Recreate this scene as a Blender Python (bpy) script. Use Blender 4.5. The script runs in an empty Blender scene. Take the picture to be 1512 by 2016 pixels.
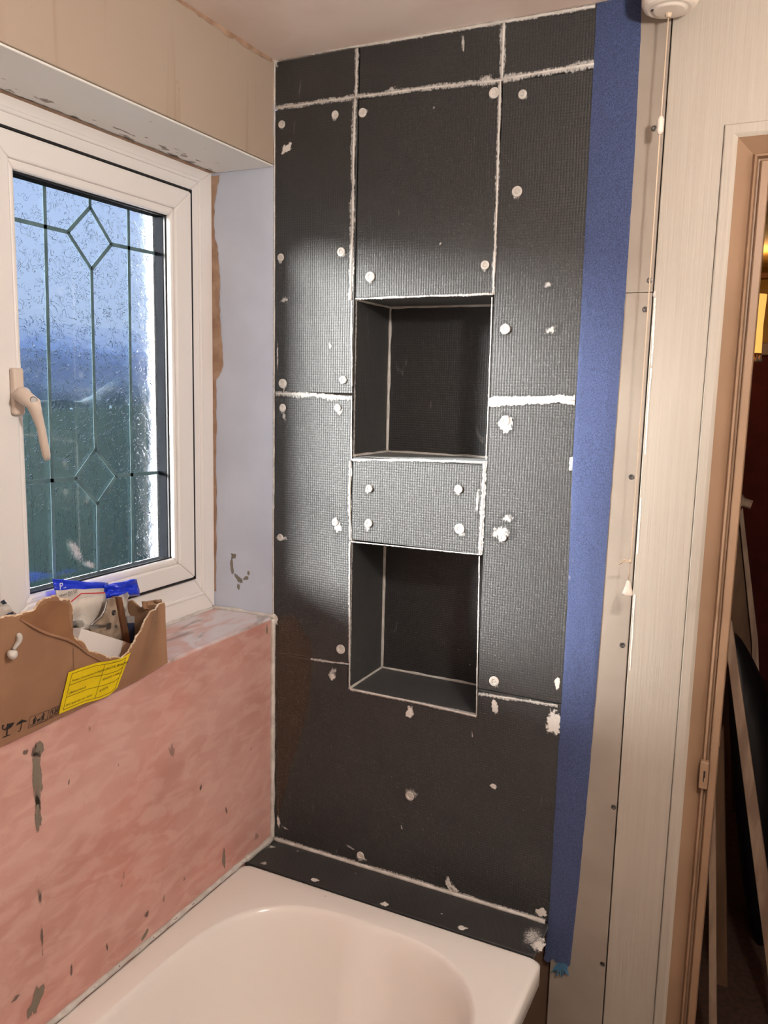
import bpy, bmesh, math, random
from mathutils import Vector, noise
S = bpy.context.scene
col = S.collection
# ---------------------------------------------------------------- camera
FPX = 1622.256
CP = Vector((1.0416, -1.5595, 1.0831))
CR = Vector((0.8971449, 0.44112453, 0.02324179))
CU = Vector((-0.08582393, 0.12245074, 0.98875683))
CF = Vector((-0.43331892, 0.88905285, -0.1477151))
cam = bpy.data.cameras.new('camera'); camo = bpy.data.objects.new('camera', cam); col.objects.link(camo)
cam.sensor_fit = 'VERTICAL'; cam.sensor_height = 36; cam.sensor_width = 27; cam.lens = FPX / 2016 * 36
cam.clip_start = 0.02
from mathutils import Matrix
camo.matrix_world = Matrix(((CR.x, CU.x, -CF.x, CP.x), (CR.y, CU.y, -CF.y, CP.y), (CR.z, CU.z, -CF.z, CP.z), (0, 0, 0, 1)))
S.camera = camo
# ---------------------------------------------------------------- sky, sun, exposure
S.view_settings.view_transform = 'Standard'; S.view_settings.look = 'None'
S.view_settings.gamma = 1; S.view_settings.use_curve_mapping = False
S.view_settings.exposure = 0.0
W = bpy.data.worlds.new('sky'); S.world = W; W.use_nodes = True
wn, wl = W.node_tree.nodes, W.node_tree.links
bg = wn['Background']; bg.inputs[1].default_value = 1.0
tc = wn.new('ShaderNodeTexCoord'); sx = wn.new('ShaderNodeSeparateXYZ'); rp = wn.new('ShaderNodeValToRGB')
wl.new(tc.outputs['Generated'], sx.inputs[0]); wl.new(sx.outputs[2], rp.inputs[0]); wl.new(rp.outputs[0], bg.inputs[0])
rp.color_ramp.elements[0].position = 0.0; rp.color_ramp.elements[0].color = (0.46, 0.58, 0.82, 1)
rp.color_ramp.elements[1].position = 0.9; rp.color_ramp.elements[1].color = (0.30, 0.50, 0.95, 1)
e = rp.color_ramp.elements.new(0.18); e.color = (0.56, 0.70, 1.0, 1)
SUN_DIR = Vector((1.0, 0.60, -0.25))
sl = bpy.data.lights.new('sun', 'SUN'); so = bpy.data.objects.new('sun', sl); col.objects.link(so)
sl.energy = 118.0; sl.angle = math.radians(15); sl.color = (1.0, 0.96, 0.9)
so.rotation_euler = SUN_DIR.to_track_quat('-Z', 'Y').to_euler(); so.location = (-6, -4, 4)
BULB = (1.24, -0.98, 1.46); BULB_W = 43.0; BULB_C = (1.0, 0.93, 0.85)
HALL_W = 5.0

random.seed(7)
def un(px, py, ax, c):
    "point where the sight line of photo pixel (px, py) meets the room plane ax = c"
    d = CF + CR * ((px - 756) / FPX) - CU * ((py - 1008) / FPX)
    return CP + d * ((c - CP[ax]) / d[ax])
def B(px, py, y=0.0): return un(px, py, 1, y)
def L(px, py, x=0.0): return un(px, py, 0, x)
def Z(px, py, z=0.0): return un(px, py, 2, z)
# ---------------------------------------------------------------- mesh helpers
ORG = {}
def link(o, parent=None, loc=None):
    col.objects.link(o)
    if parent is not None:
        o.parent = parent
        o.location = (Vector(loc) if loc is not None else Vector((0, 0, 0))) - ORG[parent.name]
    elif loc is not None: o.location = loc
    ORG[o.name] = Vector(loc) if loc is not None else Vector((0, 0, 0))
    return o
def tag(o, label=None, cat=None, group=None, kind=None):
    if label: o['label'] = label
    if cat: o['category'] = cat
    if group: o['group'] = group
    if kind: o['kind'] = kind
    return o
def empty(name, loc=(0, 0, 0), **k):
    o = bpy.data.objects.new(name, None); o.empty_display_size = 0.05
    link(o, None, loc); return tag(o, **k)
class MB:
    def __init__(s): s.v = []; s.f = []; s.a = []
    def add(s, vs, fs, a=None):
        n = len(s.v); s.v += [tuple(x) for x in vs]; s.f += [tuple(i + n for i in f) for f in fs]
        s.a += list(a) if a else [1.0] * len(vs); return s
    def box(s, x0, x1, y0, y1, z0, z1):
        return s.add([(x0,y0,z0),(x1,y0,z0),(x1,y1,z0),(x0,y1,z0),(x0,y0,z1),(x1,y0,z1),(x1,y1,z1),(x0,y1,z1)],
                     [(0,3,2,1),(4,5,6,7),(0,1,5,4),(1,2,6,5),(2,3,7,6),(3,0,4,7)])
    def prism(s, poly, vec):
        p = [Vector(q) for q in poly]; w = Vector(vec); n = len(p)
        return s.add(p + [q + w for q in p], [tuple(range(n)), tuple(range(2*n-1, n-1, -1))] + [(i, i+n, (i+1) % n + n, (i+1) % n) for i in range(n)])
    def tube(s, pts, r, n=8, cap=True):
        pts = [Vector(p) for p in pts]; rs = r if isinstance(r, (list, tuple)) else [r] * len(pts)
        vs = []; fs = []; m = len(pts); ref = None
        for i, p in enumerate(pts):
            t = (pts[min(i+1, m-1)] - pts[max(i-1, 0)]).normalized()
            if ref is None: ref = Vector((0,0,1)) if abs(t.z) < .9 else Vector((1,0,0))
            u = (ref - t * ref.dot(t)).normalized(); w = t.cross(u); ref = u
            vs += [p + (u * math.cos(2*math.pi*k/n) + w * math.sin(2*math.pi*k/n)) * rs[i] for k in range(n)]
        for i in range(m-1):
            fs += [(i*n+k, i*n+(k+1) % n, (i+1)*n+(k+1) % n, (i+1)*n+k) for k in range(n)]
        if cap: fs += [tuple(range(n-1, -1, -1)), tuple(range((m-1)*n, m*n))]
        return s.add(vs, fs)
    def lathe(s, prof, c, ax=(0,0,1), n=24):
        ax = Vector(ax).normalized(); c = Vector(c); u = ax.orthogonal().normalized(); w = ax.cross(u)
        vs = []; m = len(prof)
        for r, h in prof: vs += [c + ax*h + (u*math.cos(2*math.pi*k/n) + w*math.sin(2*math.pi*k/n))*r for k in range(n)]
        fs = [(i*n+k, i*n+(k+1) % n, (i+1)*n+(k+1) % n, (i+1)*n+k) for i in range(m-1) for k in range(n)]
        return s.add(vs, fs + [tuple(range(n-1, -1, -1)), tuple(range((m-1)*n, m*n))])
    def loft(s, loops, closed=True, cap0=False, cap1=False):
        n = len(loops[0]); vs = [p for l in loops for p in l]; fs = []
        for i in range(len(loops)-1):
            for k in range(n if closed else n-1):
                fs.append((i*n+k, i*n+(k+1) % n, (i+1)*n+(k+1) % n, (i+1)*n+k))
        if cap0: fs.append(tuple(range(n-1, -1, -1)))
        if cap1: fs.append(tuple(range((len(loops)-1)*n, len(loops)*n)))
        return s.add(vs, fs)
    def mesh(s, name, mat, smooth=False):
        me = bpy.data.meshes.new(name); me.from_pydata(s.v, [], s.f); me.update()
        at = me.attributes.new('fade', 'FLOAT', 'POINT'); at.data.foreach_set('value', s.a)
        if mat: me.materials.append(mat)
        bm = bmesh.new(); bm.from_mesh(me); bmesh.ops.recalc_face_normals(bm, faces=bm.faces); bm.to_mesh(me); bm.free()
        if smooth: me.polygons.foreach_set('use_smooth', [True]*len(me.polygons)); me.update()
        return me
    def build(s, name, mat, parent=None, smooth=False, bevel=0, seg=2, sub=0, solid=0, **k):
        o = bpy.data.objects.new(name, s.mesh(name, mat, smooth)); link(o, parent, (0,0,0))
        if solid: md = o.modifiers.new('s', 'SOLIDIFY'); md.thickness = solid; md.offset = 0
        if bevel: md = o.modifiers.new('b', 'BEVEL'); md.width = bevel; md.segments = seg; md.limit_method = 'ANGLE'; md.angle_limit = 0.6
        if sub: md = o.modifiers.new('u', 'SUBSURF'); md.levels = sub; md.render_levels = sub
        return tag(o, **k)
def nz(x, y=0.0, z=0.0): return noise.noise((x, y, z))
# ---------------------------------------------------------------- materials
def newmat(name):
    m = bpy.data.materials.new(name); m.use_nodes = True; t = m.node_tree
    return m, t.nodes, t.links, t.nodes['Principled BSDF']
def N(ns, kind, **k):
    n = ns.new(kind)
    for a, b in k.items(): setattr(n, a, b)
    return n
def mth(ns, ls, op, a, b=None, c=None, clamp=False):
    n = N(ns, 'ShaderNodeMath', operation=op, use_clamp=clamp)
    for i, v in enumerate((a, b, c)):
        if v is None: continue
        if isinstance(v, (int, float)): n.inputs[i].default_value = v
        else: ls.new(v, n.inputs[i])
    return n.outputs[0]
def step(ns, ls, v, a, b):
    n = N(ns, 'ShaderNodeMapRange', interpolation_type='SMOOTHSTEP'); ls.new(v, n.inputs[0])
    n.inputs[1].default_value = a; n.inputs[2].default_value = b; return n.outputs[0]
def noi(ns, ls, scale, detail=3, stretch=(1,1,1), dist=0.0, off=0.0):
    g = N(ns, 'ShaderNodeNewGeometry'); mp = N(ns, 'ShaderNodeMapping'); mp.inputs['Scale'].default_value = stretch
    mp.inputs['Location'].default_value = (off, off*1.7, off*.6)
    ls.new(g.outputs['Position'], mp.inputs[0]); n = N(ns, 'ShaderNodeTexNoise'); ls.new(mp.outputs[0], n.inputs['Vector'])
    n.inputs['Scale'].default_value = scale; n.inputs['Detail'].default_value = detail; n.inputs['Distortion'].default_value = dist
    return n.outputs[0]
def mixc(ns, ls, f, a, b):
    n = N(ns, 'ShaderNodeMix', data_type='RGBA')
    if isinstance(f, (int, float)): n.inputs[0].default_value = f
    else: ls.new(f, n.inputs[0])
    for i, v in ((6, a), (7, b)):
        if isinstance(v, tuple): n.inputs[i].default_value = (*v, 1)
        else: ls.new(v, n.inputs[i])
    return n.outputs[2]
def bump(ns, ls, p, h, strength, dist):
    b = N(ns, 'ShaderNodeBump'); b.inputs['Strength'].default_value = strength; b.inputs['Distance'].default_value = dist
    ls.new(h, b.inputs['Height']); ls.new(b.outputs[0], p.inputs['Normal']); return b
def srgb(r, g, b):
    f = lambda c: (c/255/12.92) if c <= 10 else ((c/255+.055)/1.055)**2.4
    return (f(r), f(g), f(b))
def simple(name, c, rough=.5, c2=None, scale=8, stretch=(1,1,1), bs=0, bd=.001, bscale=None, metal=0, spec=.5, detail=4, lo=.35, hi=.65, bstretch=None):
    m, ns, ls, p = newmat(name); p.inputs['Roughness'].default_value = rough; p.inputs['Metallic'].default_value = metal
    p.inputs['Specular IOR Level'].default_value = spec; p.inputs['Base Color'].default_value = (*c, 1)
    if c2: ls.new(mixc(ns, ls, step(ns, ls, noi(ns, ls, scale, detail, stretch), lo, hi), c, c2), p.inputs['Base Color'])
    if bs: bump(ns, ls, p, noi(ns, ls, bscale or scale*4, 4, bstretch or stretch), bs, bd)
    return m
def board_mat():
    m, ns, ls, p = newmat('backer_board_grey')
    g = N(ns, 'ShaderNodeNewGeometry'); w = noi(ns, ls, 6, 2)
    sp = N(ns, 'ShaderNodeSeparateXYZ'); ls.new(g.outputs['Position'], sp.inputs[0])
    tot = None
    for i in range(3):
        c = mth(ns, ls, 'MULTIPLY_ADD', w, .006, sp.outputs[i])
        k = mth(ns, ls, 'COSINE', mth(ns, ls, 'MULTIPLY', c, 2*math.pi/0.0054))
        k = mth(ns, ls, 'POWER', mth(ns, ls, 'MULTIPLY_ADD', k, .5, .5), 3.5)
        k = mth(ns, ls, 'SUBTRACT', 1.0, k); tot = k if tot is None else mth(ns, ls, 'ADD', tot, k)
    d = step(ns, ls, noi(ns, ls, 5, 6), .45, .8)
    sc = step(ns, ls, noi(ns, ls, 30, 3, (1,1,.25), 1.5), .70, .78)
    c = mixc(ns, ls, d, srgb(31,30,30), srgb(40,39,38)); c = mixc(ns, ls, mth(ns, ls, 'MULTIPLY', sc, .25), c, srgb(150,145,140))
    st = step(ns, ls, sp.outputs[0], .13, .0)
    ls.new(c, p.inputs['Base Color'])
    p.inputs['Roughness'].default_value = .58; p.inputs['Specular IOR Level'].default_value = .7
    p.inputs['Sheen Weight'].default_value = .12; p.inputs['Sheen Roughness'].default_value = .5
    bump(ns, ls, p, tot, .42, .0007)
    return m
def smear_mat(name, c, lo=.30, hi=.62, scale=160, stretch=(1,1,1), dens=1.0, rough=.75):
    m, ns, ls, p = newmat(name); p.inputs['Base Color'].default_value = (*c, 1); p.inputs['Roughness'].default_value = rough
    at = N(ns, 'ShaderNodeAttribute', attribute_name='fade')
    n = noi(ns, ls, scale, 5, stretch)
    f = mth(ns, ls, 'ADD', mth(ns, ls, 'MULTIPLY', at.outputs['Fac'], 1.0), mth(ns, ls, 'MULTIPLY_ADD', n, 1.3, -.65))
    f = mth(ns, ls, 'MULTIPLY', step(ns, ls, f, lo, hi), dens)
    ls.new(f, p.inputs['Alpha']); bump(ns, ls, p, n, .5, .001)
    return m
M = {}
M['board'] = board_mat()
M['white_adh'] = smear_mat('white_adhesive', srgb(222,216,210))
M['brush_adh'] = smear_mat('brushed_adhesive', srgb(206,201,197), .42, 1.0, 260, (1,1,.6), .75)
M['grey_scuff'] = smear_mat('grey_scuff', srgb(126,116,102), .30, .6, 90, (1,1,.4), .85)
M['dark_scuff'] = smear_mat('dark_scuff', srgb(108,92,84), .46, .9, 110, (1,1,.5), .75)
M['brown_patch'] = smear_mat('translucent_brown', srgb(92,74,58), .25, .38, 25, (1,1,1), .5, .5)
M['seal'] = simple('white_sealant', srgb(214,208,202), .45, srgb(190,183,176), 40, bs=.4, bd=.002, bscale=120)
M['white_paint'] = simple('white_paint_plaster', srgb(222,217,210), .55, srgb(205,198,190), 3, bs=.15, bd=.001, bscale=90)
M['reveal'] = simple('reveal_white_paint', srgb(200,205,220), .45, srgb(190,195,210), 5, bs=.18, bd=.001, bscale=70, bstretch=(1,1,.25))
M['plasterboard'] = simple('plasterboard_paper', srgb(150,138,127), .85, srgb(143,131,120), 9, bs=.1, bd=.0005, bscale=300)
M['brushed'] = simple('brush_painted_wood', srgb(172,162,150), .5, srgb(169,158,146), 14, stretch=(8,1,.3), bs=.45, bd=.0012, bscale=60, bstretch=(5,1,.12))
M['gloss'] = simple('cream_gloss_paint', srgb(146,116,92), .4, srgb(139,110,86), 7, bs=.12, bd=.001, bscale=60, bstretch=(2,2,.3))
M['ceiling'] = simple('ceiling_skim', srgb(238,222,212), .8, srgb(226,204,192), 4, detail=6, bs=.1, bd=.001, bscale=50)
M['pvc'] = simple('white_pvc', srgb(236,231,228), .28)
M['gasket'] = simple('black_gasket', srgb(22,20,24), .6)
M['spacer'] = simple('dark_glazing_spacer', srgb(16,18,22), .95, spec=.05)
M['lead'] = simple('lead_strip', srgb(96,122,130), .8, srgb(80,104,112), 30, spec=.2)
M['bare'] = simple('bare_brown_plaster', srgb(176,146,124), .9, srgb(150,118,96), 25, bs=.4, bd=.001, bscale=120)
M['handle'] = simple('cream_handle_plastic', srgb(216,198,184), .35)
M['acrylic'] = simple('white_bath_acrylic', srgb(243,236,230), .16)
M['chrome'] = simple('dull_steel', srgb(150,146,142), .35, metal=.9)
M['zinc'] = simple('dark_screw_steel', srgb(96,92,90), .4, metal=.8)
M['switch'] = simple('aged_white_plastic', srgb(224,212,200), .35)
M['cord'] = simple('cream_cord', srgb(206,184,160), .8)
M['card'] = simple('brown_cardboard', srgb(154,116,88), .8, srgb(144,106,80), 12, bs=.15, bd=.0006, bscale=200)
M['card_in'] = simple('inner_cardboard', srgb(150,116,88), .85, srgb(136,104,78), 30, bs=.2, bd=.0006, bscale=200)
M['card_dark'] = simple('exposed_inner_ply', srgb(142,100,68), .85, srgb(130,90,62), 15)
M['torn'] = simple('torn_paper_edge', srgb(226,206,182), .9, srgb(190,160,130), 90)
M['yellow'] = simple('yellow_label', srgb(240,212,6), .6, srgb(232,202,2), 20)
M['ink'] = simple('black_ink', srgb(34,26,24), .8)
M['blue_plastic'] = simple('blue_plastic', srgb(30,58,206), .3)
M['white_print'] = simple('white_print', srgb(232,232,236), .6)
M['red'] = simple('red_seal_strip', srgb(196,40,44), .5)
M['navy'] = simple('navy_card', srgb(38,48,72), .6)
M['grey_card'] = simple('pale_grey_band', srgb(150,146,142), .6)
M['white_card'] = simple('white_carton', srgb(226,218,214), .6)
M['tan_card'] = simple('tan_carton_end', srgb(196,164,140), .7)
M['steel_dirty'] = simple('plaster_stained_steel', srgb(176,158,140), .55, srgb(140,122,104), 60, metal=.15, bs=.2, bd=.0005, bscale=300)
M['brownwood'] = simple('brown_wood', srgb(116,76,48), .7, srgb(92,58,36), 60, stretch=(1,1,.2))
M['timber'] = simple('dirty_pale_timber', srgb(170,142,120), .75, srgb(140,112,92), 18, stretch=(2,2,.4), bs=.2, bd=.001, bscale=50)
M['timber2'] = simple('brown_panel_timber', srgb(112,82,58), .7, srgb(92,64,44), 14, stretch=(2,2,.3))
M['hall_red'] = simple('dark_red_wallpaper', srgb(96,30,22), .85, srgb(84,24,18), 10)
M['hall_must'] = simple('cream_wallpaper', srgb(188,150,88), .85, srgb(170,134,76), 12)
M['hall_wood'] = simple('orange_brown_timber', srgb(150,92,42), .5, srgb(132,78,34), 10, stretch=(.3,3,3))
M['carpet'] = simple('dark_brown_carpet', srgb(70,46,32), .95, srgb(54,36,26), 60)
M['black_bag'] = simple('black_polythene', srgb(14,12,13), .45)
M['floor'] = simple('bare_floorboards', srgb(128,98,74), .7, srgb(108,80,58), 8, stretch=(4,.4,1))
M['dark'] = simple('dark_void', srgb(52,38,30), .9)
M['masonry'] = simple('masonry', srgb(96,72,56), .9)
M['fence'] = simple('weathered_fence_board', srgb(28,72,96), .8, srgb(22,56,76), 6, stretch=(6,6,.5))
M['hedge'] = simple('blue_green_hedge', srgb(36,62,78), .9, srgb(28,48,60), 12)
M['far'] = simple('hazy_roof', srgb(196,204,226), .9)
M['grass'] = simple('grass', srgb(44,62,58), .95, srgb(38,52,50), 10)
def wall_left_mat():     # old emulsion: vertical drips and nicotine tint
    m, ns, ls, p = newmat('stained_cream_emulsion'); p.inputs['Roughness'].default_value = .6
    d = step(ns, ls, noi(ns, ls, 9, 3, (1, 2.2, .12)), .60, .72)
    a = mixc(ns, ls, noi(ns, ls, 2.2, 4), srgb(178,162,147), srgb(166,147,130))
    c = mixc(ns, ls, mth(ns, ls, 'MULTIPLY', d, .5), a, srgb(146,118,94))
    s = step(ns, ls, noi(ns, ls, 55, 2, (1,1,.5), 0, 3), .735, .76)
    ls.new(mixc(ns, ls, mth(ns, ls, 'MULTIPLY', s, .45), c, srgb(90,66,50)), p.inputs['Base Color'])
    bump(ns, ls, p, noi(ns, ls, 40, 3), .1, .001); return m
M['emulsion'] = wall_left_mat()
def soffit_mat():        # white gloss with mould specks towards the window frame
    m, ns, ls, p = newmat('mouldy_white_soffit'); p.inputs['Roughness'].default_value = .45
    g = N(ns, 'ShaderNodeNewGeometry'); sp = N(ns, 'ShaderNodeSeparateXYZ'); ls.new(g.outputs['Position'], sp.inputs[0])
    near = step(ns, ls, sp.outputs[0], -.085, -.15)
    n = noi(ns, ls, 42, 4, (1.6,.55,1))
    n2 = noi(ns, ls, 4, 2, (1,1,1), 0, 5)
    f = step(ns, ls, mth(ns, ls, 'ADD', n, mth(ns, ls, 'MULTIPLY_ADD', near, .17, mth(ns, ls, 'MULTIPLY_ADD', n2, .25, -.25))), .60, .67)
    ls.new(mixc(ns, ls, mth(ns, ls, 'MULTIPLY', f, .8), srgb(236,233,228), srgb(98,78,62)), p.inputs['Base Color'])
    bump(ns, ls, p, n, .15, .001); return m
M['soffit'] = soffit_mat()
def pink_mat():
    m, ns, ls, p = newmat('pink_fleece_membrane'); p.inputs['Roughness'].default_value = .9
    a = step(ns, ls, noi(ns, ls, 5, 6, (1,.7,1.3)), .35, .7)
    b = step(ns, ls, noi(ns, ls, 3, 3, (1,1,1), 0, 9), .5, .75)
    fz = step(ns, ls, noi(ns, ls, 30, 8, (1,.5,1.2), .6), .4, .65)
    c = mixc(ns, ls, a, srgb(202,156,146), srgb(184,134,124)); c = mixc(ns, ls, mth(ns, ls, 'MULTIPLY', b, .6), c, srgb(206,136,124))
    c = mixc(ns, ls, mth(ns, ls, 'MULTIPLY', fz, .42), c, srgb(216,178,168))
    s = step(ns, ls, noi(ns, ls, 34, 3, (1,1,.45), .3, 2), .70, .735)
    c = mixc(ns, ls, mth(ns, ls, 'MULTIPLY', s, .6), c, srgb(110,88,80))
    ls.new(c, p.inputs['Base Color']); bump(ns, ls, p, noi(ns, ls, 110, 6), .5, .0016); return m
M['pink'] = pink_mat()
def ledge_mat():
    m, ns, ls, p = newmat('scraped_sill_plaster'); p.inputs['Roughness'].default_value = .6
    a = step(ns, ls, noi(ns, ls, 11, 5, (1.4,.6,1), 1.2), .4, .62)
    b = step(ns, ls, noi(ns, ls, 14, 4, (1.6,.5,1), .8, 4), .56, .70)
    c = mixc(ns, ls, a, srgb(206,170,164), srgb(214,206,208)); c = mixc(ns, ls, mth(ns, ls, 'MULTIPLY', b, .6), c, srgb(120,108,102))
    ls.new(c, p.inputs['Base Color']); bump(ns, ls, p, a, .3, .001); return m
M['ledge'] = ledge_mat()
def blue_mat():
    m, ns, ls, p = newmat('blue_fleece_tape'); p.inputs['Roughness'].default_value = .95
    p.inputs['Sheen Weight'].default_value = .35; p.inputs['Sheen Roughness'].default_value = .4
    n = noi(ns, ls, 650, 4, (1,1,.7), 1.0)
    c = mixc(ns, ls, step(ns, ls, n, .3, .75), srgb(44,52,82), srgb(72,86,126))
    d = step(ns, ls, noi(ns, ls, 18, 4, (1,1,.6)), .66, .72)
    ls.new(mixc(ns, ls, mth(ns, ls, 'MULTIPLY', d, .25), c, srgb(170,170,180)), p.inputs['Base Color'])
    bump(ns, ls, p, n, .35, .0008); return m
M['tape'] = blue_mat()
def glass_mat():
    m, ns, ls, p = newmat('frosted_window_glass'); ns.remove(p); out = ns['Material Output']
    n = noi(ns, ls, 42, 1.0, (1,1,1), 2.6); r = mth(ns, ls, 'ABSOLUTE', mth(ns, ls, 'SUBTRACT', n, .5))
    rid = mth(ns, ls, 'MULTIPLY', step(ns, ls, r, .034, .0), step(ns, ls, noi(ns, ls, 50, 2, (1,1,1), 0, 7), .40, .52))
    h = mth(ns, ls, 'ADD', mth(ns, ls, 'MULTIPLY', rid, .7), mth(ns, ls, 'MULTIPLY', noi(ns, ls, 38, 2), .5))
    rf = N(ns, 'ShaderNodeBsdfRefraction'); rf.inputs['Roughness'].default_value = .24; rf.inputs['IOR'].default_value = 1.16
    rf.inputs['Color'].default_value = (.93,.97,1,1)
    b = N(ns, 'ShaderNodeBump'); b.inputs['Strength'].default_value = .8; b.inputs['Distance'].default_value = .0022
    ls.new(h, b.inputs['Height']); ls.new(b.outputs[0], rf.inputs['Normal'])
    tr = N(ns, 'ShaderNodeBsdfTransparent'); tr.inputs[0].default_value = (.95,.98,1,1)
    gl = N(ns, 'ShaderNodeBsdfGlossy'); gl.inputs['Roughness'].default_value = .15; ls.new(b.outputs[0], gl.inputs['Normal'])
    m1 = N(ns, 'ShaderNodeMixShader'); m1.inputs[0].default_value = .21; ls.new(rf.outputs[0], m1.inputs[1]); ls.new(tr.outputs[0], m1.inputs[2])
    m2 = N(ns, 'ShaderNodeMixShader'); m2.inputs[0].default_value = .06; ls.new(m1.outputs[0], m2.inputs[1]); ls.new(gl.outputs[0], m2.inputs[2])
    ls.new(m2.outputs[0], out.inputs[0]); return m
M['glass'] = glass_mat()
def pane_mat():
    m, ns, ls, p = newmat('smooth_glass_face'); ns.remove(p); out = ns['Material Output']
    tr = N(ns, 'ShaderNodeBsdfTransparent'); tr.inputs[0].default_value = (.96,.98,.99,1)
    gl = N(ns, 'ShaderNodeBsdfGlossy'); gl.inputs['Roughness'].default_value = .03
    m2 = N(ns, 'ShaderNodeMixShader'); m2.inputs[0].default_value = .05; ls.new(tr.outputs[0], m2.inputs[1]); ls.new(gl.outputs[0], m2.inputs[2])
    ls.new(m2.outputs[0], out.inputs[0]); return m
M['pane'] = pane_mat()
def pane(y0, y1, z0, z1, parent):
    o = MB().box(XG-.031, XG-.027, y0, y1, z0, z1).build('glass_pane', M['pane'], parent)
    o.data.materials.append(M['glass'])
    for f in o.data.polygons:
        if f.normal.x < -.9: f.material_index = 1
    return o
def clear_mat(name, tint, alpha, rough=.15):
    m, ns, ls, p = newmat(name); p.inputs['Base Color'].default_value = (*tint, 1); p.inputs['Roughness'].default_value = rough
    p.inputs['Alpha'].default_value = alpha; bump(ns, ls, p, noi(ns, ls, 40, 4, (1,1,1), 1), .6, .004); return m
M['polybag'] = clear_mat('clear_polythene', srgb(225,216,208), .55)
M['milkybag'] = clear_mat('milky_polythene', srgb(224,214,204), .85, .3)
M['clearglass'] = clear_mat('clear_plastic', srgb(200,194,184), .35, .08)
def emis(name, c, s, base=None):
    m, ns, ls, p = newmat(name); p.inputs['Base Color'].default_value = (*(base or c), 1)
    p.inputs['Emission Color'].default_value = (*c, 1); p.inputs['Emission Strength'].default_value = s; return m
M['bulb'] = emis('lit_bulb', BULB_C, BULB_W / (4*math.pi**2*.045**2))
M['shade'] = emis('glowing_fabric_shade', (1.0,.52,.12), 1.1, srgb(230,180,90))

# ================================================================ setting
CZ = 1.762; FZ = -0.55; WX = -0.165; LZ = 0.553; SZ = 1.553; REC = -.80; RX = 1.78; RY = -2.45; WT = .22
X1, X2 = .2020, .5055
ND = .170
# ---- back wall
wb = empty('wall_back', (0,0,FZ), kind='structure')
ms = MB()
for a in ((0,X1-.012,.0105,WT,FZ,CZ),(X2+.012,.69,.0105,WT,FZ,CZ),(X1-.012,X2+.012,.0105,WT,FZ,.400),(X1-.012,X2+.012,.0105,WT,.768,.924),(X1-.012,X2+.012,.0105,WT,1.282,CZ),(X1-.012,X2+.012,ND+.012,WT,.400,.768),(X1-.012,X2+.012,ND+.012,WT,.924,1.282)): ms.box(*a)
ms.build('masonry', M['masonry'], wb)
MB().box(-.30,-.0005,0,WT,LZ-.05,SZ+.05).build('reveal_plaster', M['reveal'], wb)
MB().box(.69,.8015,.0,WT,1.2645,CZ).build('plasterboard_sheet', M['plasterboard'], wb, bevel=.001)
MB().box(.69,.8015,.0,WT,FZ,1.2635).build('plasterboard_sheet', M['plasterboard'], wb, bevel=.001)
# painted panel beside and over the door
MB().prism([(.804,-.001,FZ),(.8995,-.001,FZ),(.8995,-.001,1.533),(RX,-.001,1.533),(RX,-.001,CZ),(.804,-.001,CZ)],(0,WT,0)).build('painted_panel', M['brushed'], wb, bevel=.0015)
MB().box(1.72,RX,-.001,WT,FZ,1.533).build('painted_panel', M['brushed'], wb)
# backer boards
TZ = 1.664
def board(poly, name='backer_board'):
    return MB().prism([(x, 0, z) for x, z in poly], (0,.010,0)).build(name, M['board'], wb, bevel=.0012, seg=1)
g = .0015
def rect(x0,x1,z0,z1): board([(x0+g,z0+g),(x1-g,z0+g),(x1-g,z1-g),(x0+g,z1-g)])
rect(0,X1,TZ,CZ-.002); rect(X1,X2,TZ-.004,CZ-.002); rect(X2,.69,TZ-.010,CZ-.002)
rect(0,X1,1.070,TZ); rect(X1,X2,1.268,TZ-.004); rect(X2,.69,1.067,TZ-.010)
rect(0,X1,.470,1.070); rect(X1,X2,.755,.938); rect(X2,.69,.473,1.067)
board([(g,.0),(.69,.0),(.69,.472),(X2+g,.472),(X2+g,.4145),(X1-g,.4145),(X1-g,.469),(g,.469)])
MB().box(.001,.682,-.1125,-.0005,-.012,-.001).build('backer_board', M['board'], wb, bevel=.001, seg=1)
for z0, z1 in ((.938,1.268),(.4145,.755)):
    MB().box(X1,X2,ND,ND+.01,z0,z1).build('niche_back_board', M['board'], wb)
    MB().box(X1-.010,X1,.0105,ND+.01,z0,z1).build('niche_side_board', M['board'], wb)
    MB().box(X2,X2+.010,.0105,ND+.01,z0,z1).build('niche_side_board', M['board'], wb)
    MB().box(X1-.010,X2+.010,.0105,ND+.01,z1,z1+.010).build('niche_top_board', M['board'], wb)
    MB().box(X1-.010,X2+.010,.0105,ND+.01,z0-.010,z0).build('niche_base_board', M['board'], wb)
# ---- ragged adhesive: flat uneven skins lying on a surface; 'fade' thins them towards the rim
def smear(c, u, v, w, h, mat, parent, seed=0, name='adhesive_smear', ang=0, lift=.0009):
    c = Vector(c); u = Vector(u); v = Vector(v); n = u.cross(v); mb = MB(); vs = [c + n*lift*1.4]; fa = [1.0]; R_, K = 3, 18
    for r in range(1, R_+1):
        for k in range(K):
            t = 2*math.pi*k/K; q = 1 + .42*nz(math.cos(t)*1.3+seed*3.1, math.sin(t)*1.3, seed)
            a, b = math.cos(t)*w*q*r/R_, math.sin(t)*h*q*r/R_
            a, b = a*math.cos(ang)-b*math.sin(ang), a*math.sin(ang)+b*math.cos(ang)
            vs.append(c + u*a + v*b + n*lift); fa.append(1.0-(r/R_)**1.5)
    fs = [(0, 1+k, 1+(k+1) % K) for k in range(K)]
    for r in range(R_-1): fs += [(1+r*K+k, 1+(r+1)*K+k, 1+(r+1)*K+(k+1) % K, 1+r*K+(k+1) % K) for k in range(K)]
    return mb.add(vs, fs, fa).build(name, mat, parent)
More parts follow.
